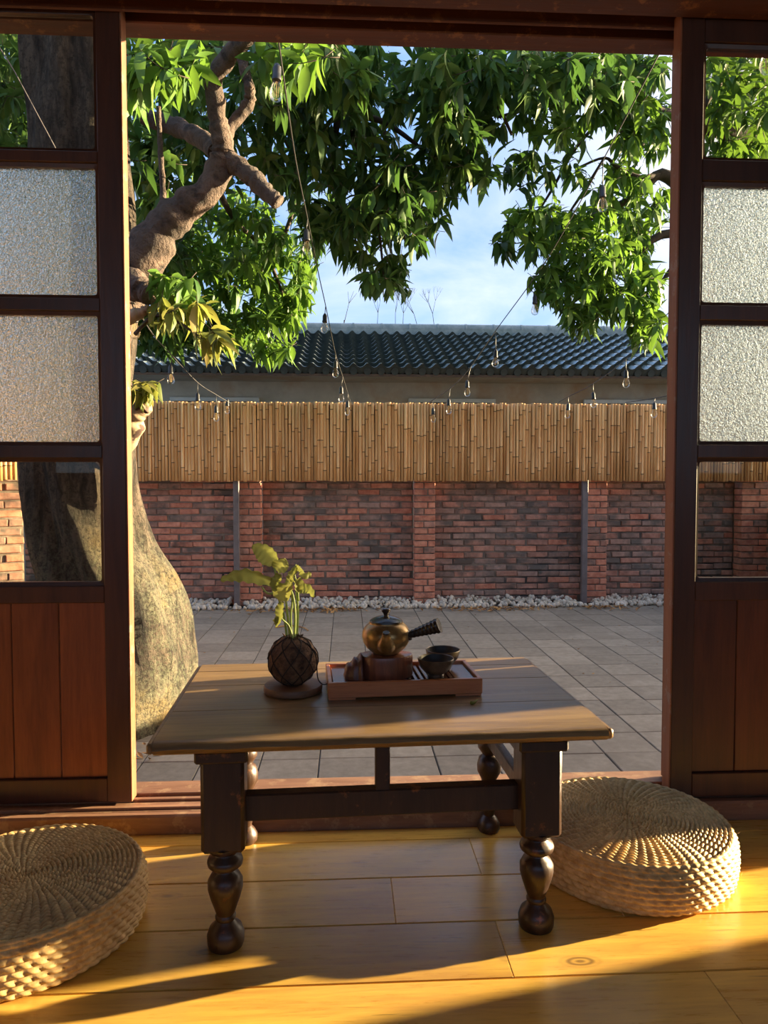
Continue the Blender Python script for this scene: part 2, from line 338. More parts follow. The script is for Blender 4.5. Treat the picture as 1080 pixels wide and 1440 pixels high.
def inst(name, me, parent=None, loc=(0, 0, 0), rot=(0, 0, 0), sc=None):
    o = bpy.data.objects.new(name, me); C.objects.link(o); o.location = loc; o.rotation_euler = rot
    if sc: o.scale = sc
    if parent: o.parent = parent
    return o
def tag(o, label=None, cat=None, group=None, kind=None):
    if label: o['label'] = label
    if cat: o['category'] = cat
    if group: o['group'] = group
    if kind: o['kind'] = kind
    return o
def thing(name, label, cat, loc=(0, 0, 0), rz=0.0, group=None, kind=None):
    o = bpy.data.objects.new(name, None); C.objects.link(o); o.location = loc; o.rotation_euler = (0, 0, rz); o.empty_display_size = 0.05
    return tag(o, label, cat, group, kind)
def spline(pts, n=6):
    P = [Vector(p) for p in pts]; out = []
    for i in range(len(P) - 1):
        p0, p1, p2, p3 = P[max(i - 1, 0)], P[i], P[i + 1], P[min(i + 2, len(P) - 1)]
        for k in range(n):
            u = k / n
            out.append(0.5 * ((2 * p1) + (p2 - p0) * u + (2 * p0 - 5 * p1 + 4 * p2 - p3) * u * u + (3 * p1 - p0 - 3 * p2 + p3) * u ** 3))
    out.append(P[-1]); return out
def lerps(vals, n=6):
    out = []
    for i in range(len(vals) - 1):
        for k in range(n): out.append(vals[i] + (vals[i + 1] - vals[i]) * k / n)
    return out + [vals[-1]]
CR = Euler((R(90 - PITCH), 0, R(YAW))).to_matrix()
def at(px, py, Y):                       # a point seen at (px,py) of the 1080x1440 photo, at world depth Y
    d = CR @ Vector(((px - 540) / F, (720 - py) / F, -1)); return CAM + d * (Y / d.y)

# ------------------------------------------------------------------ the room
PZ = -0.35                               # patio level
fl = thing('floor', 'glossy honey coloured pine plank floor under the low table', 'floor', (0, 0, -0.02), kind='structure')
y = 1.796; widths = 0.174
row = 0
for x0 in (-3.2, -1.1, 1.4): MB().box(x0 + 0.001, x0 + (2.1, 2.5, 2.9)[(-3.2, -1.1, 1.4).index(x0)], 1.798, 1.858, -0.03, 0, 0.0016).obj('floorboard', M['floor'], fl)
fvar = [MB().box(0, L, -widths + 0.0022, 0, -0.03, 0, 0.0016).mesh('floorboard', M['floor']) for L in (1.7, 2.3, 1.95)]
while y > -2.6:
    x = -3.2 - rnd.random() * 1.5
    if row == 1: x = 0.10 - 1.7 - 1.95
    seq = [2, 0, 1, 1, 0] if row == 1 else None
    k = 0
    while x < 4.3:
        i = (seq[k] if seq and k < 5 else rnd.randrange(3)); L = (1.7, 2.3, 1.95)[i]
        inst('floorboard', fvar[i], fl, (x + 0.001, y, 0)); x += L; k += 1
    y -= widths; row += 1
MB().box(-5, 6.5, -2.7, 1.86, -0.1, -0.032).obj('subfloor', M['bedding'], fl)
sill = thing('trim_1', 'worn wooden door sill with sliding tracks along the opening', 'sill', (0, 0, 0), kind='structure')
s = MB(); prof = [(1.862, 0.0), (1.862, 0.026), (1.872, 0.036), (1.889, 0.036)]
s.box(-3.2, 4.3, 1.862, 1.890, -0.05, 0.029, 0.006); s.obj('sill_nosing', M['sill'], sill, True)
for (a, b, z) in ((1.895, 1.906, 0.024), (1.909, 1.925, 0.030), (1.928, 1.955, 0.024), (1.958, 1.975, 0.030), (1.978, 1.99, 0.024), (1.993, 2.075, 0.032)):
    MB().box(-3.2, 4.3, a, b, -0.05, z, 0.002).obj('track_strip', M['sill'], sill)
MB().box(-3.2, 4.3, 1.87, 2.07, -0.36, -0.05).obj('sill_base', M['mortar'], sill)

lin = thing('trim_2', 'dark red wooden lintel with grooves above the open doorway', 'lintel', kind='structure')
ZL = 2.135
for (a, b, z) in ((1.68, 1.775, ZL + 0.03), (1.80, 1.888, ZL - 0.004), (1.9352, 1.9438, ZL - 0.004), (1.989, 2.06, ZL)):
    MB().box(-3.2, 4.3, a, b, z, ZL + 0.10, 0.003).obj('lintel_strip', M['lintel'], lin)
MB().box(-3.2, 4.3, 1.69, 2.08, ZL + 0.055, ZL + 0.22, 0.003).obj('lintel_beam', M['door'], lin)
wf = thing('wall_front', 'wooden wall above and beside the sliding doors', 'wall', kind='structure')
MB().box(-3.2, 4.4, 1.75, 2.05, ZL + 0.22, 2.6).obj('upper_wall', M['lintel'], wf)
MB().box(-3.2, -1.56, 1.87, 2.0, 0.036, ZL).obj('side_panel', M['door'], wf)
MB().box(1.66, 2.115, 1.95, 1.99, 0.036, ZL).obj('side_panel', M['door'], wf)  # unseen panels at the right are spaced to shape the indoor sun bands
MB().box(2.115, 2.20, 1.95, 1.99, 0.036, 0.62).obj('sun_slit_panel', M['door'], wf)  # added under the slit that lets a thin sun stripe through
MB().box(2.20, 2.50, 1.95, 1.99, 0.036, ZL).obj('side_panel', M['door'], wf)
MB().box(4.12, 4.4, 1.87, 2.09, -0.35, ZL).obj('corner_panel', M['door'], wf)  # unseen; reaches out to cut the front edge of the sun band
tag(MB().box(-3.3, 4.4, -2.75, 1.76, 2.6, 2.7).obj('ceiling', M['ceiling']), 'dark boarded ceiling of the room', 'ceiling', kind='structure')
tag(MB().box(-3.3, -3.2, -2.75, 2.05, -0.1, 2.6).obj('wall_left', M['wallin']), 'plain plastered wall on the left of the room', 'wall', kind='structure')
tag(MB().box(4.3, 4.4, -2.75, 1.87, -0.1, 2.6).obj('wall_right', M['wallin']), 'plain plastered wall on the right of the room', 'wall', kind='structure')
wb = MB(); wb.box(-3.3, 4.4, -2.85, -2.75, -0.1, 1.0); wb.box(-3.3, 4.4, -2.85, -2.75, 2.4, 2.6)  # unseen wall; its opening is added to let in sky fill
for a in (-3.3, 3.8): wb.box(a, a + 0.6, -2.85, -2.75, 1.0, 2.4)
tag(wb.obj('wall_back', M['wallin']), 'plastered wall behind the viewer with a wide opening added for fill light', 'wall', kind='structure')
pst = MB().box(0.930, 0.968, 1.962, 2.035, 0.034, ZL, 0.002).obj('trim_3', M['door_edge'])  # hidden post added to set the shadow edge of the sun strip
tag(pst, 'slim wooden post added behind the right sliding door to shape its shadow', 'post', kind='structure')

def rrframe(mb, x0, x1, z0, z1, y0, y1, r, wd, n=5):      # a rounded glazing bead around a pane
    def ring(xa, xb, za, zb, rr):
        out = []
        for cx, cz, a0 in ((xb - rr, zb - rr, 0), (xa + rr, zb - rr, 90), (xa + rr, za + rr, 180), (xb - rr, za + rr, 270)):
            for k in range(n): a = R(a0 + 90 * k / (n - 1)); out.append((cx + rr * math.cos(a), cz + rr * math.sin(a)))
        return out
    A = ring(x0 - 0.004, x1 + 0.004, z0 - 0.004, z1 + 0.004, r); B = ring(x0 + wd, x1 - wd, z0 + wd, z1 - wd, r * 0.6); m_ = len(A)
    vs = [(x, y0, z) for x, z in A] + [(x, y0 + 0.004, z) for x, z in B] + [(x, y1, z) for x, z in B]
    fs = []
    for i in range(m_):
        j = (i + 1) % m_; fs += [(i, j, m_ + j, m_ + i), (m_ + i, m_ + j, 2 * m_ + j, 2 * m_ + i)]
    mb.add(vs, fs)

def sliding_door(name, label, xe, side, y0, wdt, zr):
    d = thing(name, label, 'door', (xe, y0, 0.03), kind='structure')   # local x: 0 at the meeting edge
    s = side; T = 0.042; SW = 0.066
    def bx(a, b, *r): return (min(s * a, s * b), max(s * a, s * b), *r)
    MB().box(*bx(0.004, SW, 0, T, 0, 2.125), 0.002).obj('stile', M['door'], d)
    MB().box(*bx(wdt - SW, wdt, 0, T, 0, 2.125), 0.002).obj('stile', M['door'], d)
    e = MB().box(*bx(0, 0.004, 0.0005, T - 0.0005, 0.001, 2.124)).obj('edge_strip', M['door_edge'], d); e['label'] = 'worn pale orange meeting edge'
    for a, b in zr: MB().box(*bx(SW, wdt - SW, 0.001, T - 0.001, a, b), 0.002).obj('rail', M['door'], d)
    for k in range(4):
        a = zr[k + 1][1]; b = zr[k + 2][0]; x0, x1 = bx(SW, wdt - SW)
        bd = MB(); rrframe(bd, x0, x1, a, b, 0.008, 0.030, 0.014, 0.010); bd.obj('glazing_bead', M['door'], d)
        g = MB().box(x0 + 0.002, x1 - 0.002, 0.020, 0.024, a + 0.002, b - 0.002).obj('pane', M['frost'] if k in (1, 2) else M['clear'], d)
        g['label'] = 'pebbled obscured glass pane' if k in (1, 2) else 'clear glass pane'
    x = SW; i = 0
    while x < wdt - SW - 0.01:
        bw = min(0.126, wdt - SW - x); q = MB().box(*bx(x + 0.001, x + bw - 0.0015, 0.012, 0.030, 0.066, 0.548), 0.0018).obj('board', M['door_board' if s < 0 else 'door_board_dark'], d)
        x += bw; i += 1
    return d
sliding_door('door_1', 'left sliding door with wood lower panels and four glass panes', -0.588, -1, 1.945, 0.96, [(0.0, 0.066), (0.548, 0.594), (0.938, 0.972), (1.328, 1.362), (1.715, 1.745), (2.11, 2.16)])
sliding_door('door_2', 'right sliding door with dark stile and four bluish glass panes', 0.888, 1, 1.892, 0.80, [(0.0, 0.066), (0.548, 0.600), (0.940, 0.976), (1.312, 1.352), (1.682, 1.738), (2.045, 2.16)])

# ------------------------------------------------------------------ patio
T_ = 0.264; PX0 = 0.93 - T_ * 18; PY0 = 3.198 - T_ * 4
pat = thing('floor_patio', 'grey concrete square pavers covering the courtyard outside', 'pavement', (0, 0, PZ), kind='structure')
pv = [MB().box(0.0025, T_ - 0.0025, 0.0025, T_ - 0.0025, -0.03, 0, 0.003).mesh('paver', M['paver']) for _ in range(1)]
cells = [(PX0 + i * T_, PY0 + j * T_) for i in range(32) for j in range(19) if PX0 + i * T_ > -3.9]
def vis_key(c):
    x, y = c[0] + T_ / 2, c[1] + T_ / 2; d = math.hypot(x, y)
    a = x / y if y > 0.1 else 9
    return d + (0 if -0.42 < a < 0.50 else 30) + (0 if y > 2.0 else 50)
cells.sort(key=vis_key)
rest = MB()
for k, (x, y) in enumerate(cells):
    dz = rnd.uniform(-0.0015, 0.0015)
    if k < 298: inst('paver', pv[0], pat, (x, y, dz), (rnd.uniform(-.003, .003), rnd.uniform(-.003, .003), 0))
    else: rest.box(x + 0.0025, x + T_ - 0.0025, y + 0.0025, y + T_ - 0.0025, -0.03, dz, 0.003)
tag(rest.obj('paving', M['paver'], pat), kind='stuff')
MB().box(-5, 6.0, 2.08, 7.6, -0.2, -0.006).obj('bedding', M['bedding'], pat)
tag(MB().box(-30, 30, 7.3, 40, PZ - 0.2, PZ - 0.02).obj('ground_beyond', M['bedding']), 'bare ground behind the brick wall', 'ground', kind='structure')
tag(MB().box(4.6, 40, -20, 40, PZ - 0.25, PZ - 0.03).obj('ground_beside', M['bedding']), 'bare ground beside the courtyard', 'ground', kind='structure')

# ------------------------------------------------------------------ brick wall bays and pillars
BL, BH, MO, NC = 0.225, 0.0665, 0.011, 20
def brick_mesh(L, H, D, m):
    mb = MB(); j = lambda a: rnd.uniform(-a, a); c = 0.006
    vs = [(0, D, 0), (L, D, 0), (L, D, H), (0, D, H), (j(.002), c, j(.002)), (L + j(.003), c, j(.002)), (L + j(.003), c, H + j(.002)), (j(.003), c, H + j(.002)),
          (c, j(.003), c), (L - c, j(.003), c), (L - c, j(.003), H - c), (c, j(.003), H - c)]
    mb.add(vs, [(0, 1, 5, 4), (1, 2, 6, 5), (2, 3, 7, 6), (3, 0, 4, 7), (4, 5, 9, 8), (5, 6, 10, 9), (6, 7, 11, 10), (7, 4, 8, 11), (8, 9, 10, 11)])
    return mb.mesh('brick', m)
bm = {}
def brick(m, L):
    key = (m, round(L, 3))
    if key not in bm: bm[key] = [brick_mesh(L, BH - MO - rnd.uniform(0, .007), 0.06, M[m]) for _ in range(4 if L > 0.2 else 2)]
    return rnd.choice(bm[key])
def bay(label, x0, x1, yw, mix, loc=None, rz=0.0, top=None, nc=NC, name='brick_wall', matchoice=None):
    g = thing(name, label, 'wall', loc or (x0, yw, PZ), rz, kind='structure'); W_ = x1 - x0
    MB().box(0, W_, 0.010, 0.16, 0, nc * BH + 0.02).obj('mortar', M['mortar'], g)
    for r in range(nc):
        x = -rnd.uniform(0, 0.03) - (BL / 2 if r % 2 else 0)
        while x < W_ - 0.02:
            a, b = max(x, 0.0), min(x + BL - MO + rnd.choice((0, 0, 0, -.02)), W_)
            if b - a > 0.03:
                L = round((b - a) / 0.02) * 0.02
                mm = rnd.choices(('brick_red', 'brick_old', 'brick_grey'), mix)[0]
                inst('brick', brick(mm, L), g, (a, rnd.uniform(-0.005, 0.004), r * BH + 0.003 + rnd.uniform(-.002, .002)), (0, rnd.uniform(-.016, .016), 0))
            x += BL
    return g
def xw(px, Y): return at(px, 720, Y).x
YW = 7.42; YP = 7.26
pil = []
for a, b in ((336, 367), (583, 612), (826, 854), (1043, 1082)):
    pil.append((xw(a, YP), xw(b, YP)))
XL = xw(34, YW - 0.05)
edges = [XL] + [v for p_ in pil for v in p_] + [4.45]
bays = [('red brick wall bay at the left beside the tree trunk', 0, 1, (6, 4, 0.5)), ('dark stained brick wall bay behind the potted plant', 2, 3, (3, 6, 2)),
        ('grey weathered brick wall bay behind the tea cups', 4, 5, (1.2, 5, 5)), ('sooty brick wall bay at the right next to the door', 6, 7, (1, 4, 6)),
        ('short brick wall bay at the far right edge seen through glass', 8, 9, (3, 4, 2))]
for k, (lb, i, j, mx_) in enumerate(bays):
    bay(lb, edges[i], edges[j], YW if k else YW - 0.05, mx_)
plab = ['brick pillar behind the plant leaves beside a steel post', 'brick pillar in the middle of the courtyard wall', 'brick pillar right of centre beside a steel post', 'brick pillar seen through the right door glass']
for k, (a, b) in enumerate(pil):
    g = thing('brick_pillar', plab[k], 'pillar', (a, YP, PZ), kind='structure'); W_ = b - a
    MB().box(0.012, W_ - 0.012, 0.010, 0.2, 0, NC * BH).obj('mortar', M['mortar'], g)
    for r in range(NC):
        z = r * BH + 0.003
        cut = [(0, W_)] if r % 3 == 1 else [(0, W_ * (0.62 if r % 2 else 0.42))] + [(W_ * (0.62 if r % 2 else 0.42) + MO, W_)]
        for c0, c1 in cut:
            o = MB().box(0, c1 - c0, 0, 0.15, 0, BH - MO, 0.005).mesh('brick', M[rnd.choices(('brick_red', 'brick_old'), (5, 1))[0]])
            inst('brick', o, g, (c0 + rnd.uniform(-.003, .003), rnd.uniform(-.005, .004), z))
XS = xw(33, 5.45)
# the side return of the wall at the left, turned towards the yard
bay('sunlit brick side wall of the yard seen through the left door glass', 0, 1.9, 0, (3, 5, 2), loc=(XS - 1.9 * math.cos(R(35)), 5.45 - 1.9 * math.sin(R(35)), PZ), rz=R(35))
shade_wall = bay('unseen low brick wall added on the right to shade the courtyard', 0, 1.6, 0, (3, 5, 2), loc=(4.42, 7.4, PZ), rz=R(-90), nc=14)  # unseen wall added to keep the low sun off the pavers
MB().box(1.6, 4.8, 0.01, 0.16, 0, 14 * BH).obj('shade_wall_core', M['mortar'], shade_wall)
# steel posts
def ptx(px): return xw(px, 7.17)
for px, lb in ((332, 'grey steel post left of centre carrying the bamboo screen'), (823, 'grey steel post right of centre carrying the bamboo screen')):
    X = ptx(px); tag(MB().box(-0.028, 0.028, 0, 0.05, 0, 1.30, 0.003).obj('steel_post', M['steel'], None, False, (X, 7.165, PZ)), lb, 'post')

# ------------------------------------------------------------------ bamboo screen
FZ0, FZ1 = 0.925, 1.705
def cane_mesh(r, L, nodes):
    mb = MB(); n = 6; rings = [(0, 1.0, 0)]
    for z in nodes: rings += [(z - 0.006, 1.0, 0), (z - 0.002, 1.13, 1), (z + 0.006, 1.02, 0)]
    rings += [(L, 1.0, 0)]
    vs = []; fs = []; mi = []
    for z, k, q in rings:
        for i in range(n): a = math.pi / 6 + 2 * math.pi * i / n; vs.append((r * k * math.cos(a), r * k * math.sin(a), z))
    for j in range(len(rings) - 1):
        for i in range(n): i2 = (i + 1) % n; fs.append((j * n + i, j * n + i2, (j + 1) * n + i2, (j + 1) * n + i)); mi.append(rings[j][2])
    fs.append(tuple((len(rings) - 1) * n + i for i in range(n))); mi.append(0); fs.append(tuple(range(n))[::-1]); mi.append(0)
    mb.v = vs; mb.f = fs; mb.mi = mi
    return mb.mesh('cane', [M['bamboo'], M['node']], 'all')
canes = [cane_mesh(rnd.uniform(0.0135, 0.0185), FZ1 - FZ0, sorted(nd)) for nd in ((0.13, 0.52), (0.24, 0.61), (0.34, 0.71), (0.07, 0.45), (0.18, 0.40, 0.66), (0.29, 0.56), (0.10, 0.33, 0.75), (0.49,), (0.20, 0.70))]
bs = thing('bamboo_screen', 'long bamboo cane screen fixed along the top of the brick wall', 'fence', (0, 7.13, FZ0))
x = XL + 0.05
while x < 4.35:
    k = rnd.randrange(len(canes)); st = rnd.uniform(0.0295, 0.0345)
    inst('cane', canes[k], bs, (x + st / 2, rnd.uniform(-0.004, 0.004), rnd.uniform(-0.006, 0.006)), (rnd.uniform(-.004, .004), rnd.uniform(-.006, .006), rnd.uniform(0, 6)))
    x += st
MB().box(XL + 0.06, 4.4, 0.022, 0.030, 0.01, FZ1 - FZ0 - 0.02).obj('dark_gap_sheet', M['backing'], bs)  # dark sheet added behind the canes to darken their gaps
for z in (0.12, 0.66): MB().box(XL + 0.06, 4.4, 0.030, 0.06, z, z + 0.04).obj('batten', M['backing'], bs)
# bamboo on the side return
bs2 = thing('bamboo_screen', 'sunlit bamboo screen on the side wall beyond the left glass', 'fence', (XS - 1.9 * math.cos(R(35)) + 0.03, 5.45 - 1.9 * math.sin(R(35)) - 0.05, FZ0), R(35))
for i in range(58): inst('cane', canes[rnd.randrange(len(canes))], bs2, (0.016 + i * 0.032, 0, rnd.uniform(-.006, .006)), (0, 0, rnd.uniform(0, 6)))
MB().box(0, 1.86, 0.022, 0.030, 0.01, FZ1 - FZ0 - 0.02).obj('dark_gap_sheet', M['backing'], bs2)  # same added dark sheet behind the side canes

# pebbles and litter
def ico():
    p_ = (1 + 5 ** .5) / 2
    v = [(-1, p_, 0), (1, p_, 0), (-1, -p_, 0), (1, -p_, 0), (0, -1, p_), (0, 1, p_), (0, -1, -p_), (0, 1, -p_), (p_, 0, -1), (p_, 0, 1), (-p_, 0, -1), (-p_, 0, 1)]
    f = [(0, 11, 5), (0, 5, 1), (0, 1, 7), (0, 7, 10), (0, 10, 11), (1, 5, 9), (5, 11, 4), (11, 10, 2), (10, 7, 6), (7, 1, 8), (3, 9, 4), (3, 4, 2), (3, 2, 6), (3, 6, 8), (3, 8, 9), (4, 9, 5), (2, 4, 11), (6, 2, 10), (8, 6, 7), (9, 8, 1)]
    return [Vector(q).normalized() for q in v], f
IV, IF = ico()
mb = MB()
for k in range(1850):
    x = rnd.uniform(XL + 0.05, 4.3); y = rnd.uniform(7.03, 7.37); s_ = rnd.uniform(0.014, 0.030)
    if min(abs(x - xw(332, 7.17)), abs(x - xw(823, 7.17))) < 0.075 and y > 7.1: continue
    z = 0.004 + s_ * 0.6 + (y - 7.03) * 0.14 * rnd.random()
    m3 = Euler((rnd.random() * 6, rnd.random() * 6, rnd.random() * 6)).to_matrix(); sc = Vector((s_ * 1.25, s_, s_ * 0.75))
    mb.add([Vector((x, y, PZ + z)) + m3 @ Vector((v.x * sc.x, v.y * sc.y, v.z * sc.z)) for v in IV], IF)
tag(mb.obj('pebbles', M['pebble'], None, 'all'), 'strip of small white pebbles along the foot of the brick wall', 'pebbles', kind='stuff')
mb = MB()
def dry(x, y, z, s_):
    a = rnd.random() * 6.28; m3 = Euler((rnd.uniform(-.5, .5), rnd.uniform(-.5, .5), a)).to_matrix()
    mb.add([Vector((x, y, z)) + m3 @ Vector(q) * s_ for q in ((-1, 0, 0.15), (-.2, .33, .25), (-.2, -.33, .2), (.5, .25, .2), (.5, -.25, .28), (1, 0, 0.3), (0, 0, 0))],
           [(0, 2, 6), (0, 6, 1), (1, 6, 3), (6, 2, 4), (3, 6, 5), (6, 4, 5)])
for k in range(330):
    c = rnd.choice((-2.2, -0.8, -0.35, -0.1, 1.2, 1.6, 2.6)); dry(rnd.gauss(c, 0.24), min(6.98, rnd.gauss(6.93, 0.06)), PZ + 0.008 + rnd.random() * 0.012, rnd.uniform(0.022, 0.042))
for k in range(90): dry(rnd.uniform(-2.6, 3.4), rnd.uniform(4, 7.0), PZ + 0.002, rnd.uniform(0.006, 0.016))
for k in range(12): dry(rnd.gauss(-1.0, 0.09), rnd.gauss(3.28, 0.04), PZ + 0.008, rnd.uniform(0.02, 0.035))
tag(mb.obj('leaf_litter', M['dryleaf']), 'scattered dry brown leaves on the pavers near the pebbles', 'leaves', kind='stuff')
# a fallen twig
a = at(418, 878, 6.2); pts = [Vector((-0.62, 6.15, PZ + 0.008)), Vector((-0.5, 6.2, PZ + 0.012)), Vector((-0.38, 6.12, PZ + 0.010)), Vector((-0.33, 6.0, PZ + 0.008))]
tag(MB().tube(spline(pts, 4), 0.006, 5).obj('twig', M['dryleaf']), 'thin brown fallen twig on the grey pavers behind the plant', 'twig')

# ------------------------------------------------------------------ house beyond
hb = thing('neighbour_house', 'grey rendered house with green tiled roof beyond the wall', 'building', (0, 9.2, PZ - 0.02))
hz = lambda z: z - PZ + 0.02
MB().box(-6, 7, 0, 3, 0, hz(2.44)).obj('house_wall', M['render'], hb)
MB().box(-6, 7, -0.56, 0.0, hz(2.20), hz(2.225)).obj('soffit', M['render'], hb)
for a, b in ((242, 366), (574, 695), (818, 965)):
    x0, x1 = xw(a, 9.2), xw(b, 9.2)
    f = MB(); z1 = hz(at(600, 561, 9.2).z); f.box(x0, x1, -0.05, 0.01, z1 - 0.05, z1, 0.004); f.box(x0, x0 + 0.05, -0.05, 0.01, z1 - 0.9, z1 - 0.05); f.box(x1 - 0.05, x1, -0.05, 0.01, z1 - 0.9, z1 - 0.05); f.box(x0, x1, -0.05, 0.01, z1 - 0.95, z1 - 0.9)
    wn = f.obj('window', M['frame'], hb); MB().box(x0 + 0.05, x1 - 0.05, -0.012, 0.0, z1 - 0.9, z1 - 0.05).obj('pane', M['black'], wn)
EY, EZ = 8.62, at(560, 524, 8.62).z; RY = 10.9; RZ = at(560, 472, 10.9).z
SL = math.hypot(RY - EY, RZ - EZ); ANG = math.atan2(RZ - EZ, RY - EY)
NR = 10; TL = SL / NR; TW = 0.166
def tile_geo(ox=0, oy=0, oz=0, n=10):
    vs = []; fs = []
    A = 0.026
    wv = lambda u: 2 * (0.5 + 0.5 * math.cos(2 * math.pi * (u - 0.25))) ** 1.5 - 0.8
    for j, (yy, zz) in enumerate(((0, 0.052), (TL * 1.10, 0.0))):
        for i in range(n + 1):
            u = i / n; vs.append((ox + u * TW, oy + yy * math.cos(ANG) - (0.030 + zz + A * wv(u)) * math.sin(ANG), oz + yy * math.sin(ANG) + (0.03 + zz + A * wv(u)) * math.cos(ANG)))
    for i in range(n + 1):       # front lip
        u = i / n; vs.append((ox + u * TW, oy + 0.008 - (0.004 + A * wv(u)) * math.sin(ANG), oz + (0.004 + A * wv(u)) * math.cos(ANG)))
    for i in range(n):
        fs.append((i, i + 1, n + 2 + i, n + 1 + i)); fs.append((2 * n + 2 + i, 2 * n + 3 + i, i + 1, i))
    return vs, fs
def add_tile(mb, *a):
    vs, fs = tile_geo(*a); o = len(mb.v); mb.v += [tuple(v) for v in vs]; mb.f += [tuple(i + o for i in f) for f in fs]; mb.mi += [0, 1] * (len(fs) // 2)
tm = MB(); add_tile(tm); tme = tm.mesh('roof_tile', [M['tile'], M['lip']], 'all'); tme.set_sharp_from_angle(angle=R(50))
rest = MB(); roof = thing('roof', 'roof', None); bpy.data.objects.remove(roof)
cnt = 0
for r in range(NR):
    oy, oz = EY + r * TL * math.cos(ANG), EZ + r * TL * math.sin(ANG); X = -5.6
    while X < 6.6:
        if r < 7 and -3.5 < X < 3.75 and cnt < 299:
            inst('roof_tile', tme, hb, (X, oy - 9.2, oz - PZ + 0.02), (0, 0, 0)); cnt += 1
        else: add_tile(rest, X, oy - 9.2, oz - PZ + 0.02)
        X += TW
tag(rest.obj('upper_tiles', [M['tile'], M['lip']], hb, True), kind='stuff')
# roof deck, eave caps, ridge
dk = MB(); cs, sn = math.cos(ANG), math.sin(ANG)
dk.add([(-5.7, EY - 9.2, hz(EZ) - 0.05), (6.7, EY - 9.2, hz(EZ) - 0.05), (6.7, RY - 9.2, hz(RZ) - 0.05), (-5.7, RY - 9.2, hz(RZ) - 0.05),
        (-5.7, EY - 9.2, hz(EZ) - 0.02), (6.7, EY - 9.2, hz(EZ) - 0.02), (6.7, RY - 9.2, hz(RZ) - 0.02), (-5.7, RY - 9.2, hz(RZ) - 0.02)],
       [(0, 3, 2, 1), (4, 5, 6, 7), (0, 1, 5, 4), (2, 3, 7, 6), (0, 4, 7, 3), (1, 2, 6, 5)]); dk.obj('roof_deck', M['backing'], hb)
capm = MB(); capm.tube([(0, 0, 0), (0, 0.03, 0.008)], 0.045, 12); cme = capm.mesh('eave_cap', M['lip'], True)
X = -5.6 + TW * 0.25
while X < 6.6:
    if -3.5 < X < 4.0: inst('eave_cap', cme, hb, (X, EY - 9.2 - 0.012, hz(EZ) + 0.012))
    X += TW
rg = MB(); rg.tube([(-5.7, RY - 9.2 + 0.03, hz(RZ) + 0.10), (6.7, RY - 9.2 + 0.03, hz(RZ) + 0.10)], 0.085, 12); rg.box(-5.7, 6.7, RY - 9.2 - 0.06, RY - 9.2 + 0.14, hz(RZ) - 0.06, hz(RZ) + 0.09)
ro = rg.obj('ridge', M['tile'], hb, True)
jm = MB().tube([(0, 0, 0), (0.03, 0, 0)], 0.092, 12).mesh('ridge_joint', M['tile'], True)
for i in range(28): inst('ridge_joint', jm, ro, (-5.5 + i * 0.43, RY - 9.2 + 0.03, hz(RZ) + 0.10))

# ------------------------------------------------------------------ trees
def rings_mesh(rings, n=40, amp=0.05, seed=1.0, mats=None):
    mb = MB(); vs = []
    for c, r, sq in rings:
        for k in range(n):
            a = 2 * math.pi * k / n; d = Vector((math.cos(a), math.sin(a) * sq, 0)); p_ = Vector((c[0], c[1], c[2]))
            q = Vector((d.x * 2.4, d.y * 2.4, p_.z * 1.3)) + Vector((seed, seed, 0))
            rr = r * (1 + amp * 2.2 * noise.noise(q) + amp * 0.7 * noise.noise(q * 3.1))
            rr *= 1 + 0.035 * noise.noise(Vector((d.x * 9, d.y * 9, p_.z * 3)))
            vs.append(p_ + d * rr)
    fs = [(i * n + k, i * n + (k + 1) % n, (i + 1) * n + (k + 1) % n, (i + 1) * n + k) for i in range(len(rings) - 1) for k in range(n)]
    fs.append(tuple(range(n))[::-1]); fs.append(tuple((len(rings) - 1) * n + k for k in range(n)))
    return mb.add(vs, fs)
TY = 3.78
keys = [(1085, 150, 112), (1040, 150, 112), (985, 158, 116), (930, 162, 112), (870, 156, 104), (817, 150, 90), (760, 130, 82), (700, 114, 78), (650, 109, 76), (560, 110, 68), (480, 114, 66), (400, 118, 66), (300, 118, 66), (210, 110, 66), (130, 106, 67), (45, 105, 68), (-80, 102, 66), (-220, 100, 62)]
kp = []
for py, cx, hw in keys:
    p_ = at(cx, py, TY); kp.append((p_, (at(cx + hw, py, TY) - at(cx - hw, py, TY)).length / 2 * 0.97))
kp[0] = (Vector((kp[1][0].x, TY, PZ - 0.02)), kp[0][1] * 1.06)
pts = spline([k[0] for k in kp], 8); rads = lerps([k[1] for k in kp], 8)
tree = thing('mango_tree', 'large gnarled mango tree with thick lichen covered trunk behind the left door', 'tree', (pts[0].x, TY, PZ))
TO = Vector((pts[0].x, TY, PZ))
tr = rings_mesh([(p_ - TO, r, 0.92) for p_, r in zip(pts, rads)], 64, 0.10, 3.0).obj('trunk', M['bark'], tree, 'all')
def limb(parent, org, spec, name='branch', m='limb', n=16, wob=0.34, seg=9):
    P = [at(a, b, Yd) - org for a, b, Yd, r in spec]; rr = [r * Yd / F for a, b, Yd, r in spec]
    return MB().tube(spline(P, seg), lerps(rr, seg), n, wob=wob, seed=spec[0][0] * 0.01).obj(name, M[m], parent, 'all')
limb(tree, TO, [(120, 470, 3.78, 50), (165, 400, 3.66, 42), (200, 362, 3.55, 32), (232, 318, 3.5, 24), (262, 290, 3.46, 20), (292, 268, 3.44, 19), (308, 235, 3.42, 18), (314, 208, 3.4, 15), (306, 165, 3.36, 12), (302, 115, 3.3, 12), (322, 78, 3.2, 12), (352, 48, 3.1, 11), (392, -20, 3.0, 11)], n=18)
limb(tree, TO, [(314, 205, 3.4, 12), (324, 180, 3.42, 8), (348, 148, 3.42, 9), (351, 125, 3.4, 7), (342, 90, 3.38, 7), (343, 50, 3.35, 6), (352, -10, 3.3, 5)])
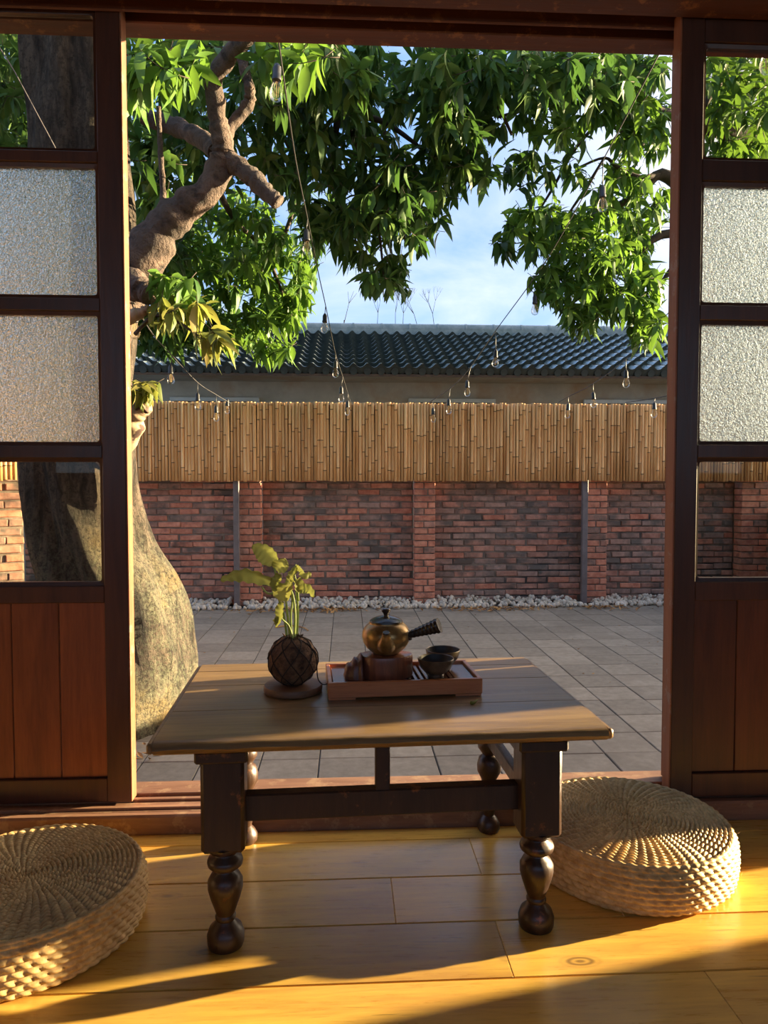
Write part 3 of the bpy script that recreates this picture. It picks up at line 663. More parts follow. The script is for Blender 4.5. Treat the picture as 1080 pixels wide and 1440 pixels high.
st = limb(tree, TO, [(312, 216, 3.42, 13), (330, 230, 3.40, 13), (352, 247, 3.38, 14), (376, 272, 3.36, 11), (392, 285, 3.35, 10)], 'stub')
limb(tree, TO, [(306, 215, 3.44, 13), (285, 196, 3.6, 13), (250, 180, 3.8, 12), (205, 165, 4.0, 10)], 'branch')
limb(tree, TO, [(229, 318, 3.5, 6), (229, 270, 3.5, 4), (225, 200, 3.5, 3.5), (223, 150, 3.5, 3)], 'branch')
limb(tree, TO, [(150, 385, 3.6, 22), (185, 400, 3.45, 20), (203, 410, 3.40, 15), (212, 416, 3.38, 12)], 'stub')
limb(tree, TO, [(150, 470, 3.6, 14), (180, 447, 3.42, 10), (198, 440, 3.40, 7), (210, 433, 3.39, 5)], 'stub', 'cut')
s2 = limb(tree, TO, [(150, 640, 3.62, 22), (176, 612, 3.46, 18), (188, 588, 3.42, 16), (200, 574, 3.40, 13), (208, 570, 3.39, 11)], 'stub', 'cut'); s2['label'] = 'pale hollow stump of a cut branch'
for sp in ([(452, 40, 4.6, 5), (462, 95, 4.7, 6), (475, 155, 4.8, 6), (470, 200, 4.85, 4), (467, 250, 4.9, 4), (482, 290, 5.0, 3), (500, 330, 5.0, 2)],
           [(475, 155, 4.8, 5), (505, 162, 4.9, 5), (540, 172, 5.0, 4), (575, 195, 5.0, 3), (600, 215, 5.0, 2)],
           [(540, 172, 5.0, 3), (545, 220, 5.0, 2), (560, 290, 5.0, 2), (570, 340, 5.0, 1.5)],
           [(480, 165, 4.8, 4), (500, 200, 4.9, 3), (515, 250, 5.0, 2), (530, 300, 5.0, 2), (540, 390, 5.0, 1.5)],
           [(398, 190, 5.4, 3), (420, 250, 5.8, 3), (400, 330, 6, 3), (360, 390, 6, 2)], [(300, 250, 5, 5), (330, 310, 5.6, 4), (370, 350, 6, 3), (400, 420, 6, 2)],
           [(392, -20, 3.0, 9), (470, -40, 3.8, 8), (560, -10, 4.3, 7), (640, 60, 4.5, 5), (690, 130, 4.6, 3), (720, 190, 4.7, 2)],
           [(560, -10, 4.3, 6), (700, -10, 4.4, 5), (790, 60, 4.5, 3), (830, 110, 4.6, 2)], [(392, -20, 3.0, 9), (420, 0, 3.8, 8), (452, 40, 4.6, 5)],
           [(190, 470, 3.4, 3), (215, 445, 3.35, 2.5), (245, 450, 3.3, 2), (290, 480, 3.2, 1.5)]):
    limb(tree, TO, sp, 'branch', 'twig', 7, 0.15, 4)
T2 = Vector((4.06, 6.0, PZ))
tree2 = thing('mango_tree', 'second leafy tree whose branches reach in from the right', 'tree', T2)
rings_mesh([((0.03 * math.sin(i), 0.02 * math.cos(i * 2), i * 0.25), 0.21 - i * 0.006 + (0.04 if i == 0 else 0), 1) for i in range(18)], 28, 0.08, 9.0).obj('trunk', M['bark'], tree2, 'all')
for sp in ([(1150, 250, 6, 26), (1040, 262, 5.8, 16), (980, 275, 5.6, 11), (930, 245, 5.5, 8), (895, 275, 5.5, 6), (850, 298, 5.5, 5), (800, 320, 5.5, 3), (775, 345, 5.5, 2)],
           [(1150, 200, 6, 20), (1040, 190, 5.5, 12), (950, 165, 5.3, 8), (915, 150, 5.2, 6), (890, 140, 5.2, 5), (830, 143, 5.1, 3), (760, 150, 5, 3), (700, 165, 5, 2)],
           [(915, 150, 5.2, 4), (895, 120, 5.2, 4), (875, 95, 5.2, 3)], [(1150, 300, 6, 16), (1000, 330, 5.7, 9), (930, 330, 5.6, 6), (880, 370, 5.6, 4), (840, 400, 5.6, 2), (800, 430, 5.6, 2)],
           [(930, 245, 5.5, 5), (900, 250, 5.4, 4), (868, 235, 5.4, 3), (850, 222, 5.4, 2), (815, 235, 5.4, 1.5)],
           [(905, 205, 5.3, 3), (850, 175, 5.3, 2.5), (812, 205, 5.3, 2.5), (780, 260, 5.4, 2), (762, 290, 5.4, 1.5)], [(960, 360, 5.6, 5), (930, 400, 5.6, 3), (915, 450, 5.6, 2)],
           [(1150, 160, 6, 16), (1080, 120, 5.6, 9), (1020, 110, 5.4, 6), (990, 150, 5.3, 4)], [(850, 222, 5.4, 2), (820, 270, 5.4, 2), (800, 300, 5.4, 1.5)]):
    limb(tree2, T2, sp, 'branch', 'twig', 7, 0.15, 4)

# leaves: whorls of long pointed leaves round the tip of a twig
def leaf_geo(L, Wd, fold, droop):
    st = [(0, 0.02), (0.22, 0.75), (0.5, 1.0), (0.78, 0.62), (1.0, 0.0)]
    vs = []
    for u, ww in st:
        z = -droop * u * u * L; y_ = Wd / 2 * ww
        vs += [(u * L, -y_, z + fold * y_), (u * L, 0, z), (u * L, y_, z + fold * y_)]
    fs = []
    for i in range(4):
        b = i * 3; fs += [(b, b + 3, b + 4, b + 1), (b + 1, b + 4, b + 5, b + 2)]
    return [Vector(v) for v in vs], fs
LG = [leaf_geo(0.145, 0.052, 0.30, 0.25), leaf_geo(0.125, 0.046, 0.45, 0.5), leaf_geo(0.165, 0.052, 0.22, 0.7)]
leaf_me = {}
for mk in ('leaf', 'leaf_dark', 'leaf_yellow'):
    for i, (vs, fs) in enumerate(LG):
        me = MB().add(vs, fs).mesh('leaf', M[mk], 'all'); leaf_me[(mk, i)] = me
# cx, cy, rx, ry, Y, dY, clusters, material, scale, tree
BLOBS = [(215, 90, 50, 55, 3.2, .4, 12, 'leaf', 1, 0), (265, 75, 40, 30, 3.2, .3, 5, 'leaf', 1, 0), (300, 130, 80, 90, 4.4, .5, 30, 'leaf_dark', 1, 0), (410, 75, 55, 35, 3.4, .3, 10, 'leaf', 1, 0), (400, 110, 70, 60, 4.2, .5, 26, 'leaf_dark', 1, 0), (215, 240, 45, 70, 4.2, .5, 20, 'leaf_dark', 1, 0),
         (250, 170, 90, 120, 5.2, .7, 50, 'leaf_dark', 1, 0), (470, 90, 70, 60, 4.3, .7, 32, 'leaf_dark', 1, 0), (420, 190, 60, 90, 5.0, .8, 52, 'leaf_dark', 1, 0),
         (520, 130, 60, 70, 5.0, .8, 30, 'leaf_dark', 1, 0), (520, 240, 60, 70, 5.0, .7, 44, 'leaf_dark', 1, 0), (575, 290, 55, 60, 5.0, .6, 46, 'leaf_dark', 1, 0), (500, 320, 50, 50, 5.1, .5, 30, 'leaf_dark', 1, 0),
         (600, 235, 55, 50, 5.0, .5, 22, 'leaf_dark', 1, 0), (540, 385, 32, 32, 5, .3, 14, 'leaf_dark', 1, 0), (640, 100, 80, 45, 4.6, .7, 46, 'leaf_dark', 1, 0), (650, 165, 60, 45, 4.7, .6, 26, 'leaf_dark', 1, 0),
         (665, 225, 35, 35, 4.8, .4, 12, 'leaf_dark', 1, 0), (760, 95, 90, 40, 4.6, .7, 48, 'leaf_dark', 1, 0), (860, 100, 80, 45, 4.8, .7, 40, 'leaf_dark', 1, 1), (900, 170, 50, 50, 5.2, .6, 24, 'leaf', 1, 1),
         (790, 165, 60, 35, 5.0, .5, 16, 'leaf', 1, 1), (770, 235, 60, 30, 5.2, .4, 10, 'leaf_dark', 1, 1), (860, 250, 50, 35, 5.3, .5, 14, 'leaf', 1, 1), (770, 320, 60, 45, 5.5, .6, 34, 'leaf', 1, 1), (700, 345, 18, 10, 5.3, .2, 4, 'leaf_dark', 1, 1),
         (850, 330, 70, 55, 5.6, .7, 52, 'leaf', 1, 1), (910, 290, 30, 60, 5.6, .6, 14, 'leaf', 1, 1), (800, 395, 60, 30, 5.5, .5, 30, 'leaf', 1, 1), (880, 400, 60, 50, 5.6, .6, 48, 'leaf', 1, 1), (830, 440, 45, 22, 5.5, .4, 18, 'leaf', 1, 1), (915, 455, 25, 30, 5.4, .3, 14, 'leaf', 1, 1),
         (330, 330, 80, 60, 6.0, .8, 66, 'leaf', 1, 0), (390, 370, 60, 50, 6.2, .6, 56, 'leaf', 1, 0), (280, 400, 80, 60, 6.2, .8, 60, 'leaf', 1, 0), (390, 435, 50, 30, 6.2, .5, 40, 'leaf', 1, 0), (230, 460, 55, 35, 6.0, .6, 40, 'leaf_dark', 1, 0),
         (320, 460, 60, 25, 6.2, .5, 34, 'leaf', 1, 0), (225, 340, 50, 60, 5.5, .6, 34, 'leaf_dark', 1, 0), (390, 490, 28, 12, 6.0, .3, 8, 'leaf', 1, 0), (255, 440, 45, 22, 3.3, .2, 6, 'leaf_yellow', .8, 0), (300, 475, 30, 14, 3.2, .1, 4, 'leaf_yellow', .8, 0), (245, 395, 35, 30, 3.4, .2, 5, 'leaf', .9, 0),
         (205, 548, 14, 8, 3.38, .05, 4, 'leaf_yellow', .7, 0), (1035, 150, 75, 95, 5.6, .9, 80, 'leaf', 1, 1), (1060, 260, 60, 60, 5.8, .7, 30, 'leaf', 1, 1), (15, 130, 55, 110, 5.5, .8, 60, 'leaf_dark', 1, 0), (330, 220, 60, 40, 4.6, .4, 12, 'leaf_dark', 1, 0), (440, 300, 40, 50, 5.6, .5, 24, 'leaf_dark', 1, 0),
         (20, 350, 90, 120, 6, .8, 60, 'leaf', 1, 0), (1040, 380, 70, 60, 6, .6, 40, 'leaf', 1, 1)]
LV = []
twg = [MB(), MB()]
for cx, cy_, rx, ry, Yd, dY, n, mk, sc, ti in BLOBS:
    for _ in range(int(n * (1.7 if cy_ < 210 else 1.35))):
        while True:
            u, v, ww = rnd.uniform(-1, 1), rnd.uniform(-1, 1), rnd.uniform(-1, 1)
            if u * u + v * v + ww * ww * 0.6 < 1: break
        c = at(cx + u * rx, cy_ + v * ry, Yd + ww * dY)
        ax = Vector((rnd.uniform(-1, 1), rnd.uniform(-1, 1), rnd.uniform(-0.7, 0.5))).normalized()
        q0 = ax.to_track_quat('X', 'Z').to_matrix(); nl = rnd.randrange(7, 11); ph = rnd.random() * 6
        tl = rnd.uniform(0.08, 0.18) * sc
        org = (TO, T2)[ti]
        twg[ti].tube([c - ax * tl * 0.8 - org + Vector((0, 0, 0.012)), c - ax * tl * 0.4 - org, c - org], [0.0022, 0.002, 0.0015], 4)
        for k in range(nl):
            a = ph + k * 2.4; back = rnd.uniform(0.0, 0.6) * tl
            d = q0 @ Vector((rnd.uniform(0.25, 0.9), math.cos(a), math.sin(a))); d.z -= 0.45; d.normalize()
            s_ = sc * rnd.uniform(0.6, 1.08)
            rot = d.to_track_quat('X', 'Z').to_matrix().to_4x4() @ Matrix.Rotation(rnd.uniform(-.7, .7), 4, 'X')
            LV.append(((c - ax * back - CAM).length / s_, Matrix.Translation(c - ax * back) @ rot @ Matrix.Scale(s_, 4), mk, rnd.randrange(3), ti, (cx, cy_)))
for ti, (tt, org) in enumerate(((tree, TO), (tree2, T2))):
    L = sorted([l for l in LV if l[4] == ti], key=lambda l: (not (170 < l[5][0] < 945), l[0]))
    for l in L[:298]:
        o = inst('leaf', leaf_me[(l[2], l[3])], tt); o.matrix_local = Matrix.Translation(-org) @ l[1]
    for mk in ('leaf', 'leaf_dark', 'leaf_yellow'):
        mb = MB(); tint = []
        for l in L[298:]:
            if l[2] != mk: continue
            vs, fs = LG[l[3]]; m4 = Matrix.Translation(-org) @ l[1]; mb.add([m4 @ v for v in vs], fs); tint += [rnd.random()] * len(vs)
        if not mb.v: continue
        me = mb.mesh('foliage', M[mk], 'all'); at_ = me.attributes.new('tint', 'FLOAT', 'POINT'); at_.data.foreach_set('value', tint)
        tag(inst('foliage', me, tt), kind='stuff')
    tag(twg[ti].obj('twigs', M['twig'], tt, 'all'), kind='stuff')
# far bare shrub tops above the ridge
BO = Vector((1.0, 13.0, PZ)); bt = MB()
def grow(p_, d, L, r, dep):
    q = p_ + d * L; bt.tube([p_, q], [r, r * 0.6], 4, cap=False)
    if dep:
        for _ in range(3): grow(q, (d + Vector((rnd.uniform(-.6, .6), rnd.uniform(-.3, .3), rnd.uniform(-.1, .4)))).normalized(), L * 0.66, r * 0.6, dep - 1)
for px in (530, 556, 566, 590, 612, 484):
    x_ = at(px, 460, 13).x; grow(Vector((x_, 13, PZ)), Vector((0, 0, 1)), 4.0 if px != 484 else 4.2, 0.02, 0)
    grow(Vector((x_, 13, PZ + (3.98 if px != 484 else 4.15))), Vector((rnd.uniform(-.3, .3), 0, 1)).normalized(), 0.36, 0.008, 3 if px != 484 else 1)
tag(bt.obj('bare_shrub', M['twig'], None, False), 'leafless thin twigs of a shrub rising behind the roof ridge', 'shrub')

# ------------------------------------------------------------------ string lights
sock = MB().lathe([(0.004, 0.0), (0.010, -0.004), (0.013, -0.012), (0.0165, -0.018), (0.0165, -0.050), (0.019, -0.054), (0.019, -0.066), (0.014, -0.068)], 14).mesh('socket', M['black'], True)
bulbm = MB().lathe([(0.011, -0.064), (0.014, -0.072), (0.021, -0.086), (0.0275, -0.104), (0.029, -0.116), (0.026, -0.130), (0.018, -0.141), (0.006, -0.146)], 18).mesh('bulb', M['bulb'], 'all')
fm = MB()
for k in range(4):
    a = k * math.pi / 2; fm.tube([(0.003 * math.cos(a), 0.003 * math.sin(a), -0.068), (0.009 * math.cos(a), 0.009 * math.sin(a), -0.085), (0.007 * math.cos(a), 0.007 * math.sin(a), -0.128)], 0.0011, 4)
film = fm.mesh('filament', M['filament'])
def string(label, cordpts, bulbs, grp='string lights over the courtyard'):
    o0 = at(*cordpts[0]); s_ = thing('string_light', label, 'string lights', o0, group=grp)
    P = [at(*c) - o0 for c in cordpts]; MB().tube(spline(P, 5), 0.0035, 5).obj('cord', M['cable'], s_, 'all')
    for bx_, by_, Yd in bulbs:      # centre of the bulb
        c = at(bx_, by_, Yd) - o0 + Vector((0, 0, 0.110))
        so = inst('socket', sock, s_, c, (rnd.uniform(-.05, .05), rnd.uniform(-.05, .05), 0)); inst('bulb', bulbm, so); inst('filament', film, so)
        # nearest point of the cord above
        best = min(spline(P, 12), key=lambda q: (q.y - c.y) ** 2 + 2.0 * (q.x - c.x) ** 2)
        MB().tube([c, c + (best - c) * 0.4 + Vector((0, 0, 0.0)), best], 0.003, 5).obj('drop_wire', M['cable'], s_, 'all')
string('string of clear bulbs running from the lintel above the plant down to the screen', [(388, 30, 2.3), (392, 60, 2.7), (415, 220, 3.5), (431, 300, 4.0), (448, 385, 4.8), (458, 430, 5.3), (472, 498, 6.1), (482, 530, 6.6), (493, 566, 7.1)],
       [(390, 130, 2.85), (431, 350, 4.05), (457, 462, 5.3), (472, 525, 6.1), (480, 560, 6.6), (489, 579, 6.95)])
string('string of clear bulbs from the tree trunk to the left part of the bamboo screen', [(178, 395, 3.3), (188, 425, 3.6), (215, 470, 4.3), (242, 500, 5.3), (278, 538, 6.0), (304, 555, 6.6), (324, 567, 7.08)],
       [(188, 466, 3.5), (240, 534, 5.3), (278, 571, 6.0), (304, 587, 6.6), (320, 577, 7.0)])
string('string of clear bulbs slanting from the upper right to the middle of the screen', [(935, 60, 3.0), (848, 225, 3.9), (790, 330, 4.6), (752, 390, 5.0), (697, 465, 5.9), (657, 522, 6.5), (631, 548, 6.8), (600, 568, 7.08)],
       [(847, 289, 3.9), (752, 436, 5.1), (697, 510, 5.9), (657, 552, 6.4), (631, 577, 6.75), (609, 589, 7.0)])
string('string of clear bulbs crossing in front of the roof at the right', [(985, 400, 4.2), (930, 450, 5.2), (880, 505, 5.8), (834, 540, 6.5), (799, 558, 6.9), (785, 566, 7.08)],
       [(880, 539, 5.8), (834, 568, 6.5), (799, 583, 6.9)])
string('short string with one bulb by the right door edge', [(1000, 525, 5.4), (960, 550, 6.2), (921, 560, 6.6), (880, 566, 7.08)], [(920, 582, 6.6)])
string('string with one bulb seen through the top right glass pane', [(1180, 20, 2.6), (1078, 40, 2.6), (1000, -60, 2.4)], [(1078, 90, 2.6)])
# thin wire seen through top left pane
tag(MB().tube([at(-30, 20, 3.0), at(20, 100, 3.05), at(80, 212, 3.1), at(178, 395, 3.3)], 0.0025, 5).obj('wire', M['steel']), 'thin stay wire crossing the trunk in the top left pane', 'wire')

# ------------------------------------------------------------------ table
tb = thing('tea_table', 'low dark wooden table with worn top and turned legs', 'table', (0.065, 1.640, 0), R(2.4))
HW, HD, ZT, TH = 0.442, 0.290, 0.415, 0.028
ys = [-HD, -0.105, 0.085, 0.215, HD]
for i in range(4):
    a, b = ys[i], ys[i + 1]
    mb = MB(); N = 30
    # a board with a softly worn moulded outer edge
    prof = [(a + (0.0 if i else 0.0), 0), (b, 0)]
    if i == 0:
        vs = []; pr = [(a + 0.012, ZT - TH), (a + 0.002, ZT - TH + 0.006), (a - 0.004, ZT - 0.014), (a + 0.001, ZT - 0.006), (a + 0.008, ZT - 0.002), (a + 0.020, ZT), (b - 0.001, ZT), (b - 0.001, ZT - TH)]
        for k in range(N + 1):
            x = -HW + 2 * HW * k / N
            for j, (yy, zz) in enumerate(pr):
                wv = 0.0022 * noise.noise(Vector((x * 22, j * 0.7, 1))) if 1 <= j <= 4 else 0
                vs.append((x, yy + wv, zz + wv * 0.7))
        m_ = len(pr); fs = [(k * m_ + j, k * m_ + (j + 1) % m_, (k + 1) * m_ + (j + 1) % m_, (k + 1) * m_ + j) for k in range(N) for j in range(m_)]
        fs += [tuple(range(m_))[::-1], tuple(N * m_ + j for j in range(m_))]; fs = [f[::-1] for f in fs]
        mb.add(vs, fs); mb.obj('top_board', M['table'], tb, True)
    else:
        mb.box(-HW, HW, a + 0.0007, b - 0.0007, ZT - TH, ZT, 0.0012).obj('top_board', M['table'], tb)
for s in (-1, 1):     # breadboard mouldings under the side edges
    e = MB(); x0, x1 = sorted((s * (HW - 0.001), s * (HW + 0.012)))
    e.box(x0, x1, -HD + 0.002, HD - 0.002, ZT - TH + 0.004, ZT - 0.003, 0.004); e.obj('edge_moulding', M['table'], tb, True)
FX, FY, BY = 0.318, -0.225, 0.185
def octo(mb, hx, z0, z1, ch):
    pass
vase = [(0.034, 0.0), (0.036, 0.006), (0.037, 0.022), (0.032, 0.036), (0.023, 0.044), (0.018, 0.052), (0.0205, 0.056), (0.0205, 0.060), (0.018, 0.064), (0.022, 0.076), (0.029, 0.096), (0.0345, 0.116), (0.0345, 0.132), (0.028, 0.144), (0.019, 0.150), (0.018, 0.153), (0.026, 0.157), (0.034, 0.164), (0.0355, 0.171), (0.033, 0.178), (0.024, 0.184), (0.022, 0.188), (0.030, 0.193)]
for s in (-1, 1):
    mb = MB(); mb.lathe(vase, 36)
    mb.box(-0.042, 0.042, -0.036, 0.036, 0.200, ZT - TH + 0.019, 0.007)
    mb.lathe([(0.030, 0.192), (0.040, 0.202), (0.040, 0.206)], 8)
    leg = mb.obj('leg', M['leg'], tb, True, (s * FX, FY, -0.02)); leg['label'] = 'front leg with square block above a turned vase'
    c = MB(); c.box(-0.050, 0.050, -0.043, -0.034, ZT - TH - 0.006, ZT - TH + 0.0185, 0.004); x0, x1 = sorted((s * 0.040, s * 0.052)); c.box(x0, x1, -0.043, 0.036, ZT - TH - 0.006, ZT - TH + 0.0185, 0.004)
    c.obj('cap_moulding', M['leg'], leg)
bl = [(0.026, 0.0), (0.029, 0.006), (0.029, 0.020), (0.023, 0.032), (0.014, 0.042), (0.016, 0.050), (0.018, 0.06), (0.019, 0.10), (0.018, 0.13), (0.022, 0.142), (0.031, 0.160), (0.032, 0.178), (0.027, 0.196), (0.017, 0.205), (0.022, 0.212), (0.030, 0.224), (0.030, 0.238), (0.022, 0.250), (0.016, 0.256), (0.024, 0.264), (0.031, 0.278), (0.027, 0.292), (0.018, 0.300), (0.026, 0.306), (0.032, 0.312), (0.033, 0.330)]
for s in (-1, 1):
    mb = MB(); mb.lathe(bl, 32); mb.box(-0.033, 0.033, -0.033, 0.033, 0.328, ZT - TH + 0.019, 0.003)
    leg = mb.obj('leg', M['leg'], tb, True, (s * FX, BY, -0.02)); leg['label'] = 'back leg turned along its whole length'
    x0, x1 = s * FX - 0.011, s * FX + 0.011
    MB().box(x0, x1, FY + 0.034, BY - 0.030, 0.30, ZT - TH - 0.001, 0.002).obj('side_apron', M['leg'], tb)
    MB().box(x0, x1, FY + 0.034, BY - 0.016, 0.215, 0.252, 0.003).obj('side_stretcher', M['leg'], tb)
MB().box(-FX + 0.03, FX - 0.03, FY - 0.004, FY + 0.026, 0.228, 0.282, 0.003).obj('front_stretcher', M['leg'], tb)
MB().box(-0.018, 0.012, FY - 0.003, FY + 0.020, 0.280, ZT - TH - 0.001, 0.002).obj('centre_post', M['leg'], tb)

# ------------------------------------------------------------------ things on the table
TR = R(3.5)
ty = thing('tea_tray', 'reddish wooden slatted tea tray on the low table', 'tray', (0.128, 1.670, ZT + 0.0005), TR)
tw, td, th = 0.176, 0.088, 0.040
MB().box(-tw, tw, -td, -td + 0.010, 0.005, th, 0.0015).obj('tray_wall', M['tray'], ty)
MB().box(-tw, tw, td - 0.010, td, 0.005, th, 0.0015).obj('tray_wall', M['tray'], ty)
for s in (-1, 1):
    x0, x1 = sorted((s * tw, s * (tw - 0.010))); MB().box(x0, x1, -td + 0.010, td - 0.010, 0.005, th, 0.0015).obj('tray_wall', M['tray'], ty)
    x0, x1 = sorted((s * (tw - 0.012), s * (tw - 0.058))); MB().box(x0, x1, -td + 0.012, td - 0.012, 0.026, 0.0335, 0.001).obj('end_plate', M['trayin'], ty)
    x0, x1 = sorted((s * (tw - 0.002), s * (tw - 0.062))); MB().box(x0, x1, -td + 0.004, -td + 0.020, 0, 0.0055).obj('foot', M['tray'], ty)
    MB().box(x0, x1, td - 0.020, td - 0.004, 0, 0.0055).obj('foot', M['tray'], ty)
MB().box(-tw + 0.008, tw - 0.008, -td + 0.008, td - 0.008, 0.006, 0.012).obj('tray_bottom', M['trayin'], ty)
slm = MB().box(-0.0042, 0.0042, -td + 0.012, td - 0.012, 0.026, 0.0335, 0.001).mesh('slat', M['trayin'])
for i in range(17): inst('slat', slm, ty, (-0.112 + i * 0.014, 0, 0))
def on_tray(x, y): v = Matrix.Rotation(TR, 3, 'Z') @ Vector((x, y, 0)); return (0.128 + v.x, 1.670 + v.y)
ZS = ZT + 0.0005 + 0.034
# wooden block stand
bx_, by_ = on_tray(-0.045, -0.018)
sb = thing('pot_stand', 'polished reddish wood block under the teapot with ragged left end', 'stand', (bx_, by_, ZS), TR)
mb = MB(); n = 40
def blk(z, k):
    out = []
    for i in range(n):
        a = 2 * math.pi * i / n; r = 0.062 * (1 + 0.04 * math.sin(3 * a + 1) + 0.03 * noise.noise(Vector((math.cos(a) * 3, math.sin(a) * 3, 0))))
        out.append((r * k * math.cos(a) + 0.006, 0.74 * r * k * math.sin(a), z))
    return out
vs = blk(0, .97) + blk(0.004, 1) + blk(0.046, 1.0) + blk(0.051, 0.97) + blk(0.052, 0.9)
fs = [(i * n + k, i * n + (k + 1) % n, (i + 1) * n + (k + 1) % n, (i + 1) * n + k) for i in range(4) for k in range(n)] + [tuple(range(n))[::-1], tuple(4 * n + k for k in range(n))]
mb.add(vs, fs); mb.obj('block', M['block'], sb, True)
mb = MB(); vs = []; nn = 14; mm_ = 9
for i in range(nn + 1):
    u = i / nn; x = -0.050 - 0.040 * u; hgt = 0.054 * (1 - 0.34 * u) * (1 - 0.25 * u * u) + 0.004 * math.sin(u * 17)
    if i == nn: hgt *= 0.8
    for j in range(mm_):
        a = math.pi * j / (mm_ - 1); dpt = 0.036 * (1 - 0.45 * u)
        r_ = 1 + 0.22 * noise.noise(Vector((x * 75, a * 2.6, 4)))
        vs.append((x + 0.004 * noise.noise(Vector((a * 3, u * 9, 0))), -dpt * math.cos(a) * r_ - 0.004, max(0.0, hgt * (math.sin(a) ** 0.6) * r_)))
fs = [(i * mm_ + j, (i + 1) * mm_ + j, (i + 1) * mm_ + j + 1, i * mm_ + j + 1) for i in range(nn) for j in range(mm_ - 1)]
fs += [tuple(i * mm_ for i in range(nn + 1))[::-1][:0] or tuple(range(mm_)), tuple(nn * mm_ + j for j in range(mm_))[::-1]]
mb.add(vs, fs); mb.obj('ragged_end', M['ragged'], sb, 'all')
# teapot
px_, py_ = on_tray(-0.037, -0.010); ZB = ZS + 0.0522
tp = thing('teapot', 'small bronze glazed teapot with black lid and ribbed side handle', 'teapot', (px_, py_, ZB), R(-3))
MB().lathe([(0.026, 0.0), (0.031, 0.001), (0.034, 0.004), (0.045, 0.013), (0.0535, 0.026), (0.057, 0.040), (0.0555, 0.052), (0.050, 0.062), (0.043, 0.069), (0.0405, 0.071), (0.0400, 0.074), (0.0375, 0.074), (0.036, 0.069)], 48).obj('body', M['pot'], tp, True)
ld = MB().lathe([(0.0365, 0.0735), (0.039, 0.0745), (0.0385, 0.077), (0.033, 0.081), (0.022, 0.0855), (0.010, 0.088), (0.0055, 0.089)], 40).obj('lid', M['potdark'], tp, True)
MB().lathe([(0.0065, 0.086), (0.0055, 0.090), (0.007, 0.094), (0.0105, 0.098), (0.0115, 0.102), (0.009, 0.105), (0.003, 0.106)], 20).obj('knob', M['potdark'], ld, True)
# spout towards the viewer
sp_ = MB(); P = [(0, -0.045, 0.030), (0.0, -0.060, 0.036), (0.0, -0.070, 0.046), (0.0, -0.076, 0.058), (0.0, -0.079, 0.064)]
sp_.tube(spline(P, 4), lerps([0.023, 0.018, 0.0125, 0.009, 0.0085], 4), 18, cap=False); s0 = sp_.obj('spout', M['pot'], tp, 'all')
MB().tube([(0, -0.0785, 0.0625), (0, -0.0795, 0.0655)], [0.0088, 0.0075], 16).obj('spout_mouth', M['potdark'], s0)
# ribbed handle out to the right
hd = MB(); P = []; rr = []
for i in range(41):
    u = i / 40; P.append((0.052 + 0.071 * u, -0.010 - 0.022 * u, 0.044 + 0.028 * u)); rr.append((0.0085 + 0.0095 * u ** 1.2) * (1 + 0.05 * math.sin(u * 2 * math.pi * 8)))
rr[0] = rr[1] = rr[2] = 0.013; hd.tube(P, rr, 20); hd.obj('handle', M['potdark'], tp, True)
# cups
cupm = MB().lathe([(0.001, 0.0), (0.017, 0.0), (0.0185, 0.0), (0.019, 0.006), (0.0175, 0.008), (0.026, 0.013), (0.036, 0.024), (0.041, 0.037), (0.0425, 0.044), (0.0415, 0.0455), (0.040, 0.044)], 40, cap=False).mesh('cup_body', M['cup'], True)
cupi = MB().lathe([(0.0404, 0.0445), (0.0385, 0.036), (0.033, 0.025), (0.022, 0.016), (0.004, 0.014)], 40, cap=False).mesh('inner_glaze', M['cupin'], 'all')
for (cx, cy2, lb) in ((0.076, -0.042, 'brown glazed tea cup on the tray, nearer of the two'), (0.109, 0.040, 'dark tea cup on the tray, standing behind the other cup')):
    a, b = on_tray(cx, cy2); c = thing('tea_cup', lb, 'cup', (a, b, ZS), rnd.random() * 6, 'tea cups on the tray')
    inst('cup_body', cupm, c); inst('inner_glaze', cupi, c)
# kokedama on its disc
kx, ky = -0.126, 1.652
ds = MB(); ds.lathe([(0.062, 0.0), (0.067, 0.002), (0.068, 0.005), (0.068, 0.014), (0.066, 0.017), (0.05, 0.0175), (0.002, 0.0175)], 48)
tag(ds.obj('wooden_disc', M['coaster'], None, True, (kx, ky, ZT + 0.0005)), 'round flat wooden disc on the table under the moss ball', 'disc')
KZ = ZT + 0.0005 + 0.0175
kd = thing('kokedama', 'twine wrapped moss ball plant with yellow green leaves', 'plant', (kx, ky, KZ))
mb = MB(); prof = []
vs = []; nu, nv = 40, 22
def kr(a, b):   # radius of the ball by direction
    d = Vector((math.cos(a) * math.cos(b), math.sin(a) * math.cos(b), math.sin(b)))
    return 0.0575 * (1 + 0.05 * noise.noise(d * 2.5) + 0.035 * noise.noise(d * 9)), d
for j in range(nv + 1):
    b = -math.pi / 2 + math.pi * j / nv
    for i in range(nu):
        a = 2 * math.pi * i / nu; r, d = kr(a, b); vs.append((d.x * r, d.y * r, max(0.0005, 0.056 + d.z * r * 1.0)))
fs = [(j * nu + i, j * nu + (i + 1) % nu, (j + 1) * nu + (i + 1) % nu, (j + 1) * nu + i) for j in range(nv) for i in range(nu)]
mb.add(vs, fs); ball = mb.obj('moss_ball', M['ball'], kd, 'all')
net = MB()
for s in (-1, 1):
    for k in range(8):
        P = []
        for j in range(19):
            b = R(-70 + 150 * j / 18); a = 2 * math.pi * k / 8 + s * (b + 1.0) * 0.75
            r, d = kr(a, b); q = d * (r + 0.0008); P.append((q.x, q.y, max(0.001, 0.056 + q.z)))
        net.tube(P, 0.0013, 5)
